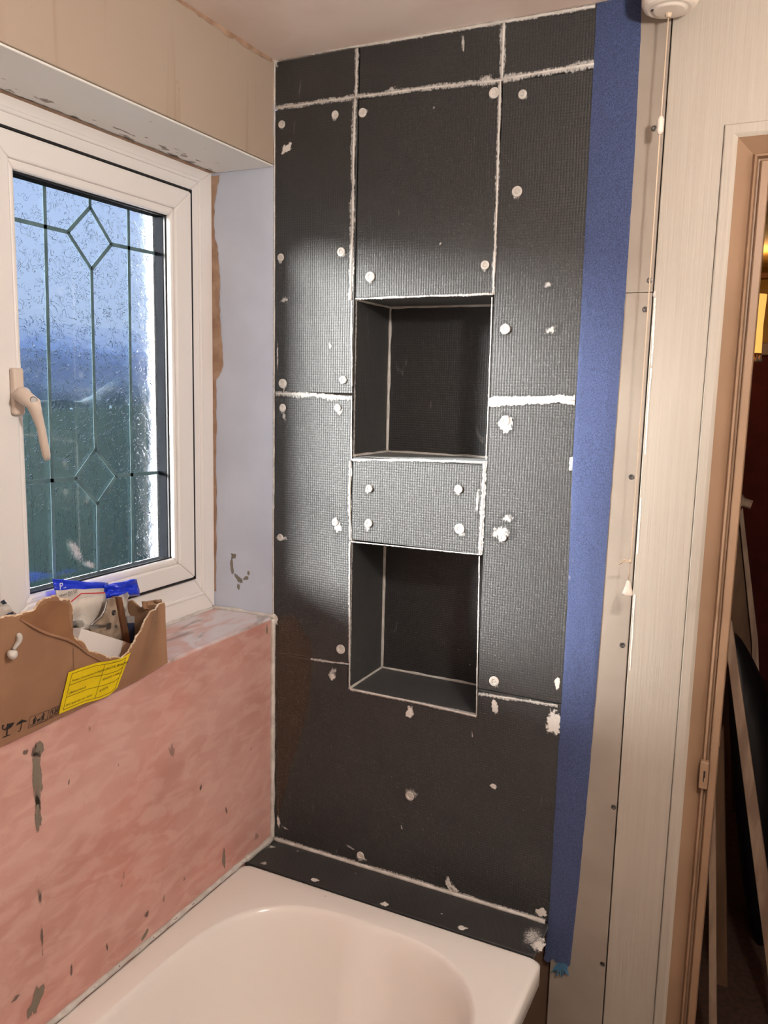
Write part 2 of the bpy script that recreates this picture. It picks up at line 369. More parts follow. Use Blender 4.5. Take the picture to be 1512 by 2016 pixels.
UX, UY, UZ = Vector((1,0,0)), Vector((0,1,0)), Vector((0,0,1))
def ribbon(pts, side, n, w, mat, parent, seed=0, name='adhesive_smear', lift=.0008, amp=.35):
    "brushed band along pts; side = across direction, n = surface normal"
    side = Vector(side); n = Vector(n); P = [Vector(p) for p in pts]; Q = []
    for a, b in zip(P, P[1:]):
        m = max(2, int((b-a).length/.006))
        Q += [a.lerp(b, i/m) for i in range(m)]
    Q.append(P[-1]); vs = []; fa = []; fs = []
    for i, p in enumerate(Q):
        wl_ = w*(1+amp*2*nz(i*.16, seed)); wr_ = w*(1+amp*2*nz(i*.16, seed+9.3)); wl_ *= 1+.18*(i % 2); 
        for t, f in ((-wl_, 0), (-wl_*.45, .75), (0, 1), (wr_*.45, .75), (wr_, 0)):
            vs.append(p + side*t + n*lift); fa.append(f)
        if i: fs += [((i-1)*5+k, (i-1)*5+k+1, i*5+k+1, i*5+k) for k in range(4)]
    return MB().add(vs, fs, fa).build(name, mat, parent)
def bead(pts, r, parent, seed=0, mat='seal', name='joint_sealant', amp=.3, n=6):
    P = [Vector(p) for p in pts]; Q = []
    for a, b in zip(P, P[1:]):
        m = max(2, int((b-a).length/.012)); Q += [a.lerp(b, i/m) for i in range(m)]
    Q.append(P[-1]); return MB().tube(Q, [r*(1+amp*2*nz(i*.33, seed)) for i in range(len(Q))], n).build(name, M[mat], parent, smooth=True)
BK = (0,-1,0)
def seam(pix, w=.006, r=.0016, seed=0, horiz=False, mat='brush_adh'):
    P = [B(*p) for p in pix]
    if w: ribbon(P, UZ if horiz else UX, BK, w, M[mat], wb, seed)
    if r: bead(P, r, wb, seed)
seam([(545,114),(760,82),(990,43),(1172,12)], .0065, .0025, 1, True)
seam([(543,213),(700,191),(850,172),(988,158)], .0085, .0018, 2, True)
seam([(988,156),(1080,140),(1170,126)], .0115, .0020, 3, True)
seam([(703,96),(701,190)], .007, .002, 4); seam([(992,45),(988,158)], .0085, .0024, 5)
seam([(699,192),(696,300),(695,400),(692,520),(691,590)], .0095, .0022, 6)
seam([(985,160),(982,260),(978,400),(974,500),(971,580)], .0055, .0018, 7)
seam([(692,592),(693,760)], .0030, .0012, 8); seam([(692,780),(692,905)], .0025, .0010, 8.5)
seam([(690,908),(689,980),(690,1064)], .0065, .0020, 9)
seam([(955,908),(950,1000),(946,1092)], .0075, .0016, 10); seam([(969,585),(962,790),(957,905)], .0022, .0011, 11)
seam([(689,1066),(688,1200),(688,1356)], .0035, .0014, 12); seam([(944,1095),(940,1300),(938,1408)], .0022, .0010, 13)
seam([(543,774),(610,777),(690,784)], .0095, .0012, 14, True)
seam([(962,793),(1010,789),(1060,786),(1132,788)], .0105, .002, 15, True, 'white_adh')
seam([(612,1297),(650,1303),(688,1307)], .0045, .0008, 16, True)
seam([(942,1366),(1000,1374),(1098,1389)], .0062, .0012, 17, True)
seam([(692,905),(820,906),(957,910)], .0040, .0016, 18, True); seam([(690,1357),(820,1383),(938,1410)], .0050, .0024, 19, True)
seam([(700,588),(840,583),(970,579)], .0035, .0008, 20, True); seam([(690,1066),(947,1092)], .0022, .0008, 21, True)
seam([(541,116),(540,600),(539,1000)], .0035, .0018, 22); seam([(538,1000),(538,1214)], .003, .0018, 23)
bead([(.003,-.003,.55),(.003,-.003,.3),(.003,-.003,.004)], .0062, wb, 24, amp=.2)
ribbon([(.004,-.0005,.55),(.004,-.0005,.01)], UX, BK, .009, M['brush_adh'], wb, 25)
bead([(.006,-.002,.001),(.2,-.002,.001),(.45,-.002,.001),(.675,-.002,.001)], .0042, wb, 26, amp=.2)
ribbon([(.006,0,.004),(.3,0,.004),(.675,0,.004)], UZ, BK, .007, M['brush_adh'], wb, 27)
for z0, z1, sd in ((.938,1.268,30),(.4145,.755,40)):   # beads in the niche corners
    y1 = ND-.001
    bead([(X1+.001,y1,z0),(X1+.001,y1,z1)], .0042, wb, sd); bead([(X1,y1,z0+.001),(X2,y1,z0+.001)], .0035, wb, sd+1)
    bead([(X1,y1,z1-.001),(X2,y1,z1-.001)], .0035, wb, sd+2)
    bead([(X1+.001,.004,z0+.001),(X1+.001,y1,z0+.001)], .0032, wb, sd+3); bead([(X1+.001,.004,z1-.001),(X1+.001,y1,z1-.001)], .0032, wb, sd+4)
    ribbon([(X1,.006,z0),(X1,.006,z1)], UY, UX, .006, M['brush_adh'], wb, sd+5)
    ribbon([(X1,.006,z0),(X2,.006,z0)], UY, UZ, .008, M['brush_adh'], wb, sd+6)
# fixing washers with a screw in the middle, dabbed with adhesive
wm = MB(); wm.lathe([(.0098,0),(.0098,.0012),(.0088,.0024),(.0050,.0026),(.0042,.0016),(.0036,.0012),(.0030,.0019),(.0012,.0021)], (0,0,0), (0,-1,0), 20)
wme = wm.mesh('fixing_washer', M['seal'], False)
WPX = [(555,245),(660,226),(714,222),(973,183),(1029,186),(1018,377),(553,507),(672,496),(729,545),(955,522),(995,648),(557,755),(676,748),(557,803),(665,803),(995,828),(727,962),(903,963),(552,1058),(660,1028),(726,1030),(905,1041),(990,1058),(671,1278),(973,1341),(807,1567),(710,1684)]
for i, p in enumerate(WPX):
    o = bpy.data.objects.new('fixing_washer', wme); link(o, wb, B(*p)); o.rotation_euler = (random.uniform(-.1,.1), random.uniform(0,6), random.uniform(-.1,.1)); s_ = random.uniform(.8,1.1); o.scale = (s_,1,s_)
    smear(B(p[0]+random.uniform(-4,4), p[1]+random.uniform(-1,8)), UX, UZ, random.uniform(.010,.014), random.uniform(.010,.017), M['brush_adh'], wb, i*1.7)
for i, (x, y, w, h, a, m) in enumerate([(565,292,.020,.011,.6,'white_adh'),(560,1060,.012,.01,0,'brush_adh'),(656,1322,.024,.012,.7,'brush_adh'),(654,1330,.011,.016,.3,'white_adh'),(807,1402,.012,.020,-.2,'white_adh'),(974,1390,.010,.022,.1,'white_adh'),(985,1048,.030,.020,.2,'brush_adh'),(996,835,.022,.022,.3,'white_adh'),
    (1090,1424,.020,.040,.0,'white_adh'),(972,1548,.011,.008,0,'white_adh'),(809,1562,.026,.020,.4,'brush_adh'),(885,1740,.012,.022,.45,'white_adh'),(893,1748,.020,.009,-.6,'white_adh'),(1066,1796,.020,.014,.2,'white_adh'),(549,1618,.006,.020,.1,'white_adh'),(562,1630,.016,.005,-.2,'brush_adh'),
    (712,1688,.018,.009,-.1,'white_adh'),(690,1668,.022,.006,-.2,'brush_adh'),(930,1445,.003,.010,.1,'brush_adh'),(791,1628,.004,.009,.1,'brush_adh'),(867,480,.006,.004,.3,'brush_adh'),(855,212,.006,.005,.6,'brush_adh'),(912,85,.006,.028,.1,'brush_adh'),(770,178,.022,.010,.2,'brush_adh'),(955,160,.030,.016,.2,'brush_adh'),
    (665,1035,.013,.024,.3,'white_adh'),(940,985,.006,.04,0,'brush_adh'),(1125,912,.006,.02,0,'white_adh'),(1098,1345,.008,.016,0,'white_adh'),(560,820,.008,.02,.2,'brush_adh'),(1085,650,.02,.012,.3,'brush_adh'),(1080,560,.012,.010,.3,'brush_adh'),(547,700,.004,.05,0,'brush_adh'),(650,680,.006,.014,.2,'brush_adh'),(1000,1020,.02,.012,.2,'brush_adh'),(560,590,.02,.010,.2,'brush_adh'),(545,128,.006,.010,.2,'brush_adh')]):
    smear(B(x, y), UX, UZ, w, h, M[m], wb, 50+i, ang=a)
for i, (x, y, w, h, m) in enumerate([(620,1733,.013,.009,'white_adh'),(758,1781,.012,.010,'white_adh'),(910,1828,.013,.011,'white_adh'),(1048,1845,.032,.045,'brush_adh'),(1060,1860,.018,.03,'white_adh'),(585,1676,.010,.004,'brush_adh'),(520,1700,.014,.012,'brush_adh'),(700,1720,.002,.002,'white_adh'),(640,1765,.004,.003,'white_adh'),(535,1668,.015,.012,'brush_adh'),(870,1800,.004,.003,'white_adh')]):
    smear(Z(x, y), UX, UY, w, h, M[m], wb, 90+i)
# half-transparent brown patch in the corner below the sill, thinner at its rim
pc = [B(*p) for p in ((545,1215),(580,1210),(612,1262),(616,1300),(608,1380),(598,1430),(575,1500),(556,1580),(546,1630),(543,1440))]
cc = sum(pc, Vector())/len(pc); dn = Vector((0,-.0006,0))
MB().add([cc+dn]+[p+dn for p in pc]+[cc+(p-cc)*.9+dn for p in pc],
   [(0,11+k,11+(k+1) % 10) for k in range(10)]+[(11+k,1+k,1+(k+1) % 10,11+(k+1) % 10) for k in range(10)], [1]+[.35]*10+[.95]*10).build('corner_patch', M['brown_patch'], wb)
# plasterboard screws
scr = MB().lathe([(.0052,0),(.0052,.0006),(.0034,.0010),(.0028,.0004),(.0014,.0001)], (0,0,0), (0,-1,0), 14).mesh('drywall_screw', M['zinc'])
for p in ((1288,253),(1279,552),(1270,609),(1243,939),(1225,1270),(1208,1589),(1186,1898)):
    o = bpy.data.objects.new('drywall_screw', scr); link(o, wb, B(*p))
# cracked filler along the plasterboard edge
for i, (a, b) in enumerate([((1290,580),(1283,720)),((1282,725),(1270,895)),((1262,980),(1255,1090)),((1250,1170),(1240,1320))]):
    ribbon([B(*a), B(*b)], UX, BK, .0022, M['white_adh'], wb, 130+i, name='cracked_filler', lift=.0015)
bead([B(1291,574), B(1288,580), B(1290,586)], .003, wb, 3, name='cracked_filler')

# ---- left wall
wl_ = empty('wall_left', (0,-1.2,FZ), kind='structure')
MB().box(-.14,0,RY,-.0005,FZ,LZ-.003).build('pink_membrane', M['pink'], wl_, bevel=.004)
MB().box(-.30,-.0005,REC,-.0005,LZ-.025,LZ).build('sill_ledge', M['ledge'], wl_, bevel=.003)
MB().box(-.30,-.14,RY,.2,FZ,LZ-.026).build('masonry', M['masonry'], wl_)
MB().box(-.30,0,RY,-.0005,SZ+.001,CZ).build('plaster_face', M['emulsion'], wl_, bevel=.003)
MB().box(-.30,-.001,REC,-.001,SZ-.004,SZ).build('soffit', M['soffit'], wl_, bevel=.002)
MB().box(-.30,0,RY,REC,LZ-.002,SZ).build('plaster_face', M['emulsion'], wl_)
# ragged bare strip where paint has flaked: along the soffit by the frame, and down the reveal by the frame
def flake(edge, base, n, name, mat, parent):
    vs = []; fs = []
    for i, (a, b) in enumerate(zip(edge, base)):
        vs += [Vector(a)+Vector(n), Vector(b)+Vector(n)]
        if i: fs.append((2*i-2, 2*i-1, 2*i+1, 2*i))
    return MB().add(vs, fs).build(name, mat, parent)
pe = [(434,345),(427,372),(424,400),(421,440),(424,470),(429,485),(431,520),(434,560),(433,600),(435,650),(439,690),(440,720),(432,740),(426,748),(426,800),(427,860),(426,930),(427,1000),(426,1100),(425,1180)]
E_ = []; 
for (x0,y0),(x1,y1) in zip(pe, pe[1:]):
    for k in range(5):
        t = k/5; E_.append(B(x0+(x1-x0)*t+random.uniform(-1,1), y0+(y1-y0)*t))
flake([(p.x, -.0004, p.z) for p in E_], [(WX-.005, -.0004, p.z) for p in E_], (0,-.0006,0), 'bare_plaster_strip', M['bare'], wb)
sf = [(-.165+.012+.013*abs(nz(i*.21, 4))+.004*nz(i*1.3), -.80+i*.0079, SZ-.0046) for i in range(101)]
flake(sf, [(WX-.004, p[1], p[2]) for p in sf], (0,0,-.0004), 'bare_plaster_strip', M['bare'], wl_)
for i, (x, y, z0, w, h) in enumerate([(412,440,0,.004,.016),(413,560,0,.004,.012),(414,610,0,.004,.02),(415,700,0,.003,.01),(414,800,0,.004,.012),(416,960,0,.003,.02)]):
    smear(B(x, y), UX, UZ, w, h, M['white_adh'], wb, 200+i, name='paint_flake', lift=.0022)
# torn filler along the ceiling joint
Cj = [(.001+.0, -.9+i*.01, CZ-.003) for i in range(90)]
flake([(0.0, p[1], CZ-.006-.012*abs(nz(i*.17, 2))-.006*max(0, nz(i*.9, 5))) for i, p in enumerate(Cj)], [(0.0, p[1], CZ) for p in Cj], (.0008,0,0), 'torn_ceiling_filler', M['bare'], wl_)
# scuffs on the pink membrane and on the reveal
for i, (x, y, w, h, a, m) in enumerate([(72,1530,.016,.105,.03,'grey_scuff'),(74,1600,.012,.06,.0,'grey_scuff'),(74,1475,.022,.02,0,'grey_scuff'),(78,1765,.011,.03,0,'dark_scuff'),(82,1850,.006,.06,0,'dark_scuff'),(70,1970,.02,.05,-.5,'grey_scuff'),(30,1965,.02,.008,.2,'dark_scuff'),(288,1800,.016,.012,.3,'dark_scuff'),(395,1550,.008,.014,-.3,'dark_scuff'),(445,1595,.006,.018,.3,'dark_scuff'),(362,1730,.008,.012,0,'dark_scuff'),(135,1540,.004,.012,-.2,'dark_scuff'),(440,1690,.012,.04,0,'grey_scuff'),(140,1910,.006,.03,0,'dark_scuff'),(210,1865,.005,.02,.1,'dark_scuff'),(50,1480,.012,.01,.3,'dark_scuff'),(285,1840,.02,.008,.6,'grey_scuff'),(525,1240,.006,.02,0,'grey_scuff')]):
    smear(L(x, y), UY, UZ, w*.8, h*.8, M[m], wl_, 220+i, name='scuff_mark', ang=a)
for i, (x, y, w, h, a) in enumerate([(460,1095,.010,.010,.4),(457,1115,.006,.028,.1),(470,1140,.008,.022,.9),(485,1138,.012,.006,.4),(490,1128,.006,.008,0),(470,1155,.006,.010,0)]):
    smear(B(x, y), UX, UZ, w, h, M['grey_scuff'], wb, 250+i, name='scuff_mark', ang=a)
# sealant bridging the sill and the reveal
bead([(WX+.002,-.012,LZ+.003),(-.1,-.003,LZ+.003),(-.04,-.003,LZ+.002),(.006,-.002,LZ+.002)], .0045, wl_, 60, amp=.5)
bead([(WX+.004,-.012,LZ+.002),(WX+.004,-.25,LZ+.002),(WX+.004,-.6,LZ+.002)], .004, wl_, 61, amp=.4)
smear((.008,-.0005,LZ-.004), UX, UZ, .014, .016, M['white_adh'], wb, 262)
# mitred bead between bath rim and pink wall
bead([(.002,-.10,.005),(.002,-.3,.005),(.002,-.6,.005),(.002,-.75,.005)], .0058, wl_, 70, amp=.25)
bead([(.003,-.004,.004),(.004,-.06,.004),(.003,-.11,.005)], .0075, wl_, 71, amp=.2)
for i in range(14):
    y = -.12-random.random()*.55
    smear((.007,y,.0085), UY, Vector((-.7,0,.7)), .003, .0016, M['dark_scuff'], wl_, 270+i, name='scuff_mark', lift=.0016)

# ---- other room shell
MB().box(-.30,RX+.1,RY-.1,WT,CZ,CZ+.1).build('ceiling', M['ceiling'], kind='structure')
MB().box(-.30,RX+.1,RY-.1,WT,FZ-.1,FZ).build('floor', M['floor'], kind='structure')
MB().box(RX,RX+.1,RY-.1,WT,FZ,CZ).build('wall_right', M['white_paint'], kind='structure')
MB().box(-.30,RX,RY-.1,RY,FZ,CZ).build('wall_front', M['white_paint'], kind='structure')

# ---- window
wn_ = empty('window_1', (WX,-.34,LZ), kind='structure')
WY0, WY1 = -.0012, -.799; WZ0, WZ1 = LZ+.001, SZ-.001
gy, gz0, gz1 = -.080, .640, 1.497      # inner edge of the outer frame (gasket line)
def fr(y0, y1, z0, z1, w, xa, xb, ws=None):
    mb = MB(); l, r, b, t = ws or (w, w, w, w); P = lambda x, i, y, z: (x, y, z)
    o = [(y0,z0),(y1,z0),(y1,z1),(y0,z1)]; n = [(y0+l,z0+b),(y1-r,z0+b),(y1-r,z1-t),(y0+l,z1-t)]
    for k in range(4):
        a, c = o[k], o[(k+1) % 4]; d, f = n[(k+1) % 4], n[k]
        mb.prism([(xa,*a),(xa,*c),(xa,*d),(xa,*f)], (xb-xa,0,0))
    return mb
MULL = -.62
ofm = fr(WY1, WY0, WZ0, WZ1, .06, WX-.07, WX, (.180, -gy-.0012, gz0-WZ0, WZ1-gz1))
of = ofm.build('outer_frame', M['pvc'], wn_, bevel=.003)
fr(WY1+.12, WY0-.040, WZ0+.04, WZ1-.022, .010, WX-.01, WX+.004, (.01,.01,.01,.01)).build('frame_bead', M['pvc'], wn_, bevel=.003)
fr(-.612, gy, gz0, gz1, .004, WX-.02, WX+.0075).build('gasket', M['gasket'], wn_)
sy0, sy1, sz0, sz1 = -.606, gy-.005, gz0+.005, gz1-.005
GY0, GY1, GZ0, GZ1 = -.538, -.150, .700, 1.432
SX = WX+.010
sash = fr(sy0, sy1, sz0, sz1, .05, SX-.052, SX, (-.046+GY0-sy0-.012+.046, sy1-GY1-.012, GZ0-sz0-.014, sz1-GZ1-.016)).build('sash', M['pvc'], wn_, bevel=.004)
def gb(xa, xb, w, name='glazing_bead', mat='pvc'):      # bead between sash and pane, sloping inwards
    return fr(GY0-.013, GY1+.013, GZ0-.015, GZ1+.017, w, xa, xb, (.013,.013,.015,.017)).build(name, M[mat], sash, bevel=.005)
gb(SX-.018, SX-.004, 0)
fr(GY0-.001, GY1+.001, GZ0-.001, GZ1+.001, .003, SX-.021, SX-.017).build('glass_gasket', M['gasket'], sash)
XG = SX-.020
fr(GY0-.010, GY1+.010, GZ0-.010, GZ1+.010, .011, XG-.026, XG-.003, (.011,.012,.011,.012)).build('glazing_spacer', M['spacer'], sash)
pane(GY0-.01, GY1+.01, GZ0-.01, GZ1+.01, sash)
fr(GY0-.013, GY1+.013, GZ0-.015, GZ1+.017, 0, XG-.038, XG-.0315, (.013,.0135,.012,.010)).build('outer_bead', M['pvc'], sash)
# lead strips on the inside of the patterned pane
XL = XG-.0265
def lp(px, py): q = L(px, py, XL); return (q.y, q.z)
def lead(a, b, w=.0075):
    (y0,z0),(y1,z1) = lp(*a), lp(*b); d = Vector((0,y1-y0,z1-z0)).normalized(); s = Vector((1,0,0)).cross(d)*w/2
    p0, p1 = Vector((XL,y0,z0)), Vector((XL,y1,z1))
    MB().prism([p0-s,p0+s,p1+s,p1-s], (.0007,0,0)).build('lead_strip', M['lead'], sash)
lead((86,335),(108,1165)); lead((252,390),(262,1140)); lead((176,368),(177,408)); lead((180,530),(188,885)); lead((192,992),(194,1155))
lead((14,428),(133,457)); lead((219,481),(334,505)); lead((30,952),(148,942)); lead((229,937),(340,928))
for q in (((177,408),(133,457)),((177,408),(219,481)),((133,457),(180,530)),((219,481),(180,530)),((188,885),(148,942)),((188,885),(229,937)),((148,942),(192,992)),((229,937),(192,992))): lead(*q)
# dried smear on the pane
smear(L(150,1085,XG-.0264), UY, UZ, .018, .05, M['brush_adh'], sash, 300, name='pane_smear', ang=.5); smear(L(178,1112,XG-.0264), UY, UZ, .03, .012, M['brush_adh'], sash, 301, name='pane_smear', ang=-.5)
# handle
HX = SX
hp = L(29,765,HX)
hd = MB().box(HX, HX+.012, hp.y-.011, hp.y+.011, hp.z-.045, hp.z+.035).build('window_handle', M['handle'], wn_, bevel=.004, seg=3)
a0 = hp+Vector((.006,.0,-.012)); q1 = L(48,782,HX+.035); q2 = L(66,795,HX+.045); q3 = L(80,840,HX+.045); q4 = L(91,895,HX+.042); q5 = L(93,905,HX+.041)
MB().tube([a0, hp+Vector((.02,.001,-.010)), q1, q2, (q2+q3)/2, q3, q4, q5], [.013,.0135,.0135,.0125,.009,.0072,.0070,.005], 14).build('lever', M['handle'], hd, smooth=True)
kb = L(66,788,HX+.052); MB().lathe([(.0065,-.012),(.0065,0),(.005,.002)], kb, (.8,-.5,.1), 16).build('lock_button', M['zinc'], hd, smooth=False)

# ---- door opening with moulded architrave
dr = empty('door_1', (1.3,0,FZ), kind='structure')
DX0, DX1, DZ = .9005, 1.72, 1.533
prof = [(0,.001),(0,-.004),(.002,-.006),(.016,-.006),(.0185,-.005),(.022,-.003),(.046,.016),(.0475,.012),(.050,.004),(.0535,.003),(.0555,.013),(.0585,.014),(.0600,.006),(.0620,.003),(.0730,.003),(.0745,.006),(.0745,.03)]
def arch(pr, name, mat):
    loops = []
    for x, y in pr: loops.append([(DX0+x,y,FZ),(DX0+x,y,DZ-x),(DX1-x,y,DZ-x),(DX1-x,y,FZ)])
    mb = MB()
    n = len(loops)
    vs = [p for l in loops for p in l]; fs = [(i*4+k, i*4+k+1, (i+1)*4+k+1, (i+1)*4+k) for i in range(n-1) for k in range(3)]
    return mb.add(vs, fs).build(name, mat, dr)
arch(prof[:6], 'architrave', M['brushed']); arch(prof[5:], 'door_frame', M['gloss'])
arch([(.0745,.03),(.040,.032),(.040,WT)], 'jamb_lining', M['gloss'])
sp_ = B(1384,1525)
st = MB().box(sp_.x-.006, sp_.x+.009, -.004, .012, sp_.z-.026, sp_.z+.026).build('strike_plate', M['gloss'], dr, bevel=.0015)
MB().box(sp_.x+.001, sp_.x+.004, -.0048, -.003, sp_.z-.004, sp_.z+.009).build('keeper_slot', M['ink'], st); MB().box(sp_.x+.001,sp_.x+.0025,-.0048,-.003,sp_.z-.012,sp_.z-.004).build('keeper_slot', M['ink'], st)

# ---- hall beyond the door
HY = 3.6
MB().box(.2,2.8,WT+.001,HY+.1,FZ-.1,FZ).build('floor_hall', M['carpet'], kind='structure')
MB().box(.2,2.8,WT+.001,HY+.1,CZ,CZ+.1).build('ceiling_hall', M['hall_must'], kind='structure')
hw = empty('wall_hall', (1.5,HY,FZ), kind='structure')
zr = B(1500,675,HY).z; zr0 = B(1500,700,HY).z
MB().box(.2,2.8,HY,HY+.1,zr,CZ).build('wallpaper', M['hall_must'], hw)
MB().box(.2,2.8,HY,HY+.1,FZ,zr0).build('wallpaper', M['hall_red'], hw)
MB().box(.2,2.8,HY-.02,HY+.1,zr0,zr).build('dado_rail', M['gloss'], hw, bevel=.006)
zb0 = B(1500,546,HY-.1).z; zb1 = B(1500,522,HY-.1).z
MB().box(.2,2.8,HY-.06,HY,zb0,zb1).build('picture_rail', M['hall_wood'], hw, bevel=.006)
MB().box(.1,.2,WT+.001,HY+.1,FZ,CZ).build('wall_hall_left', M['hall_must'], kind='structure')
MB().box(2.8,2.9,WT+.001,HY+.1,FZ,CZ).build('wall_hall_right', M['hall_red'], kind='structure')
# hall-side partition so that no daylight leaks round the bathroom
MB().box(.2,2.8,WT+.0005,WT+.03,FZ,CZ).add([],[])
MB().box(1.88,2.8,.0,WT,FZ,CZ).build('wall_hall_near', M['white_paint'], kind='structure')

# ================================================================ things
# ---- bath
def rrect(x0, x1, y0, y1, r, z, n=10):
    P = []
    for cx, cy, a0 in ((x1-r,y1-r,0),(x0+r,y1-r,90),(x0+r,y0+r,180),(x1-r,y0+r,270)):
        for k in range(n): t = math.radians(a0+90*k/(n-1)); P.append((cx+r*math.cos(t), cy+r*math.sin(t), z))
    return P
def sup(cx, hx, yt, yb, ry, z, nn=3.0, n=10):
    "closed loop: straight sides with superelliptic ends"
    P = []
    for q in range(4):
        for k in range(n):
            t = math.radians(q*90+90*k/(n-1)); c, s = math.cos(t), math.sin(t)
            x = cx+hx*math.copysign(abs(c)**(2/nn), c); yy = ry*math.copysign(abs(s)**(2/nn), s)
            P.append((x, (yt-ry+yy) if q < 2 else (yb+ry+yy), z))
    return P
NN = 16
ya, yb_ = -1.82, -.1145
cx = .360
loops = [rrect(.012,.690,ya+.01,yb_-.01,.012,-.055,NN), rrect(.003,.697,ya+.003,yb_-.003,.016,-.052,NN), rrect(.0015,.700,ya,yb_,.014,-.046,NN), rrect(.0015,.700,ya,yb_,.015,-.008,NN), rrect(.003,.698,ya+.002,yb_-.002,.021,-.004,NN), rrect(.006,.694,ya+.006,yb_-.006,.022,-.0005,NN), rrect(.011,.689,ya+.011,yb_-.011,.022,0,NN),
   sup(cx,.299,-.171,-1.717,.34,0,3.0,NN), sup(cx,.296,-.174,-1.714,.34,-.001,3.0,NN), sup(cx,.2925,-.1775,-1.711,.338,-.005,3.0,NN), sup(cx,.289,-.182,-1.706,.335,-.012,3.0,NN), sup(cx,.284,-.188,-1.70,.335,-.05,3.0,NN),
   sup(cx,.272,-.205,-1.68,.33,-.16,3.0,NN), sup(cx,.258,-.228,-1.65,.32,-.28,3.0,NN), sup(cx,.246,-.25,-1.62,.31,-.345,3.0,NN), sup(cx,.222,-.285,-1.58,.30,-.385,3.0,NN), sup(cx,.18,-.34,-1.52,.27,-.400,3.0,NN), sup(cx,.10,-.46,-1.40,.2,-.403,2.6,NN)]
bt = empty('bathtub', (.35,-.95,FZ), label='white acrylic bathtub with a rounded basin, set against the pink wall', cat='bathtub')
MB().loft(loops, cap1=True).build('tub_shell', M['acrylic'], bt, smooth=True)
out = [rrect(.012,.688,ya+.012,yb_-.012,.012,-.054,NN), sup(cx,.30,-.165,-1.73,.34,-.07,3,NN), sup(cx,.28,-.20,-1.68,.33,-.30,3,NN), sup(cx,.2,-.3,-1.56,.28,-.42,3,NN)]
MB().loft(out, cap1=True).build('tub_underside', M['white_paint'], bt, smooth=True)
for x in (.14,.58):
    for y in (-.35,-1.5): MB().lathe([(.022,0),(.022,.006),(.007,.008),(.007,.17)], (x,y,FZ), UZ, 12).build('bath_foot', M['zinc'], bt)
# ---- blue tape
tl = [(1176,-10),(1175,12),(1160,300),(1145,600),(1128,900),(1117,1200),(1098,1500),(1082,1790),(1070,1900)]
tr_ = [(1263,-10),(1262,60),(1250,300),(1232,575),(1208,900),(1180,1280),(1160,1530),(1139,1750),(1122,1905)]
def lerpx(T, y):
    for (x0,y0),(x1,y1) in zip(T, T[1:]):
        if y <= y1: return x0+(x1-x0)*(y-y0)/(y1-y0)
    return T[-1][0]
tm = MB(); vs = []; fs = []; RWS = 170; CN = 14
for i in range(RWS+1):
    t = i/RWS
    for k in range(CN+1):
        s_ = k/CN; y0 = -10+t*(1890+8*s_+14*nz(s_*5,3.3)*1.0+10); yl = lerpx(tl, y0); yr = lerpx(tr_, y0)
        jit = .9*nz(i*.45, 11) if k in (0, CN) else 0
        p = B(yl+(yr-yl)*s_+jit, y0)
        lift = .0014+.0008*math.sin(math.pi*s_)+.0011*nz(p.x*30, p.z*5)+.0007*nz(p.x*80, p.z*14, 4)
        if k in (0, CN): lift = .0009
        vs.append((p.x, -max(lift,.0009), min(p.z, CZ-.001)))
for i in range(RWS):
    fs += [(i*(CN+1)+k, i*(CN+1)+k+1, (i+1)*(CN+1)+k+1, (i+1)*(CN+1)+k) for k in range(CN)]
tp = empty('membrane_strip', (.72,-.002,-.08), label='long blue fleece sealing strip stuck upright between black boards and pale plasterboard', cat='tape')
tm.add(vs, fs).build('fleece_band', M['tape'], tp, smooth=True)
teal = simple('teal_frayed_fibre', srgb(58,100,128), .9)
fm = MB()
for i in range(22):
    q = B(1098+random.random()*19, 1894+random.random()*6); d = Vector((random.uniform(-.5,.5), -.2, -1)).normalized()
    fm.tube([q+Vector((0,-.001,0)), q+d*.012+Vector((0,-.002,0)), q+d*random.uniform(.010,.026)+Vector((random.uniform(-.006,.006),-.003,0))], [.0022,.0018,.0010], 5)
fm.build('frayed_end', teal, tp, kind='stuff')
# ---- pull switch
sw = empty('pull_switch', (.808,-.068,CZ), label='round white pull cord switch on the ceiling, its long cord hanging down', cat='switch')
sc_ = (.808,-.068,CZ)
MB().lathe([(.046,0),(.046,-.020),(.045,-.024)], sc_, UZ, 40).build('switch_base', M['switch'], sw)
MB().lathe([(.045,-.024),(.044,-.050),(.040,-.058),(.034,-.060),(.028,-.060),(.024,-.063)], sc_, UZ, 40).build('switch_cover', M['switch'], sw, smooth=False, bevel=.002)
q = Z(1288,20,CZ-.0605); MB().lathe([(.0052,0),(.0052,-.0010),(.003,-.0012)], q, UZ, 14).build('cover_screw', M['zinc'], sw)
MB().lathe([(.0055,0),(.0040,-.005),(.0030,-.006)], (.806,-.060,CZ-.0625), UZ, 14).build('cord_gland', M['cord'], sw)
c0 = Vector((.806,-.060,CZ-.066)); ce = Vector((.804,-.060,.742)); zc = B(1300,247,-.06).z; zk = B(1240,1105,-.06).z
MB().tube([c0, Vector((.805,-.06,zc)), Vector((.8055,-.06,1.0)), Vector((.806,-.06,zk)), Vector((.804,-.06,zk-.004)), ce], .0011, 8).build('cord', M['cord'], sw, smooth=True)
MB().lathe([(.0030,.014),(.0056,.009),(.0056,-.009),(.0030,-.014)], (.805,-.06,zc), UZ, 16).build('cord_connector', M['switch'], sw, smooth=True)
kn = MB().lathe([(.0012,.004),(.003,.001),(.003,-.001),(.0012,-.004)], (.805,-.06,zk), UZ, 10)
for i in range(6): kn.tube([(.804,-.061,zk), (.797-random.random()*.004,-.062+random.uniform(-.003,.003),zk+random.uniform(-.004,.004)), (.790-random.random()*.006,-.062+random.uniform(-.003,.003),zk-random.random()*.010)], [.0009,.0007,.0005], 5)
kn.build('knot', M['cord'], sw)
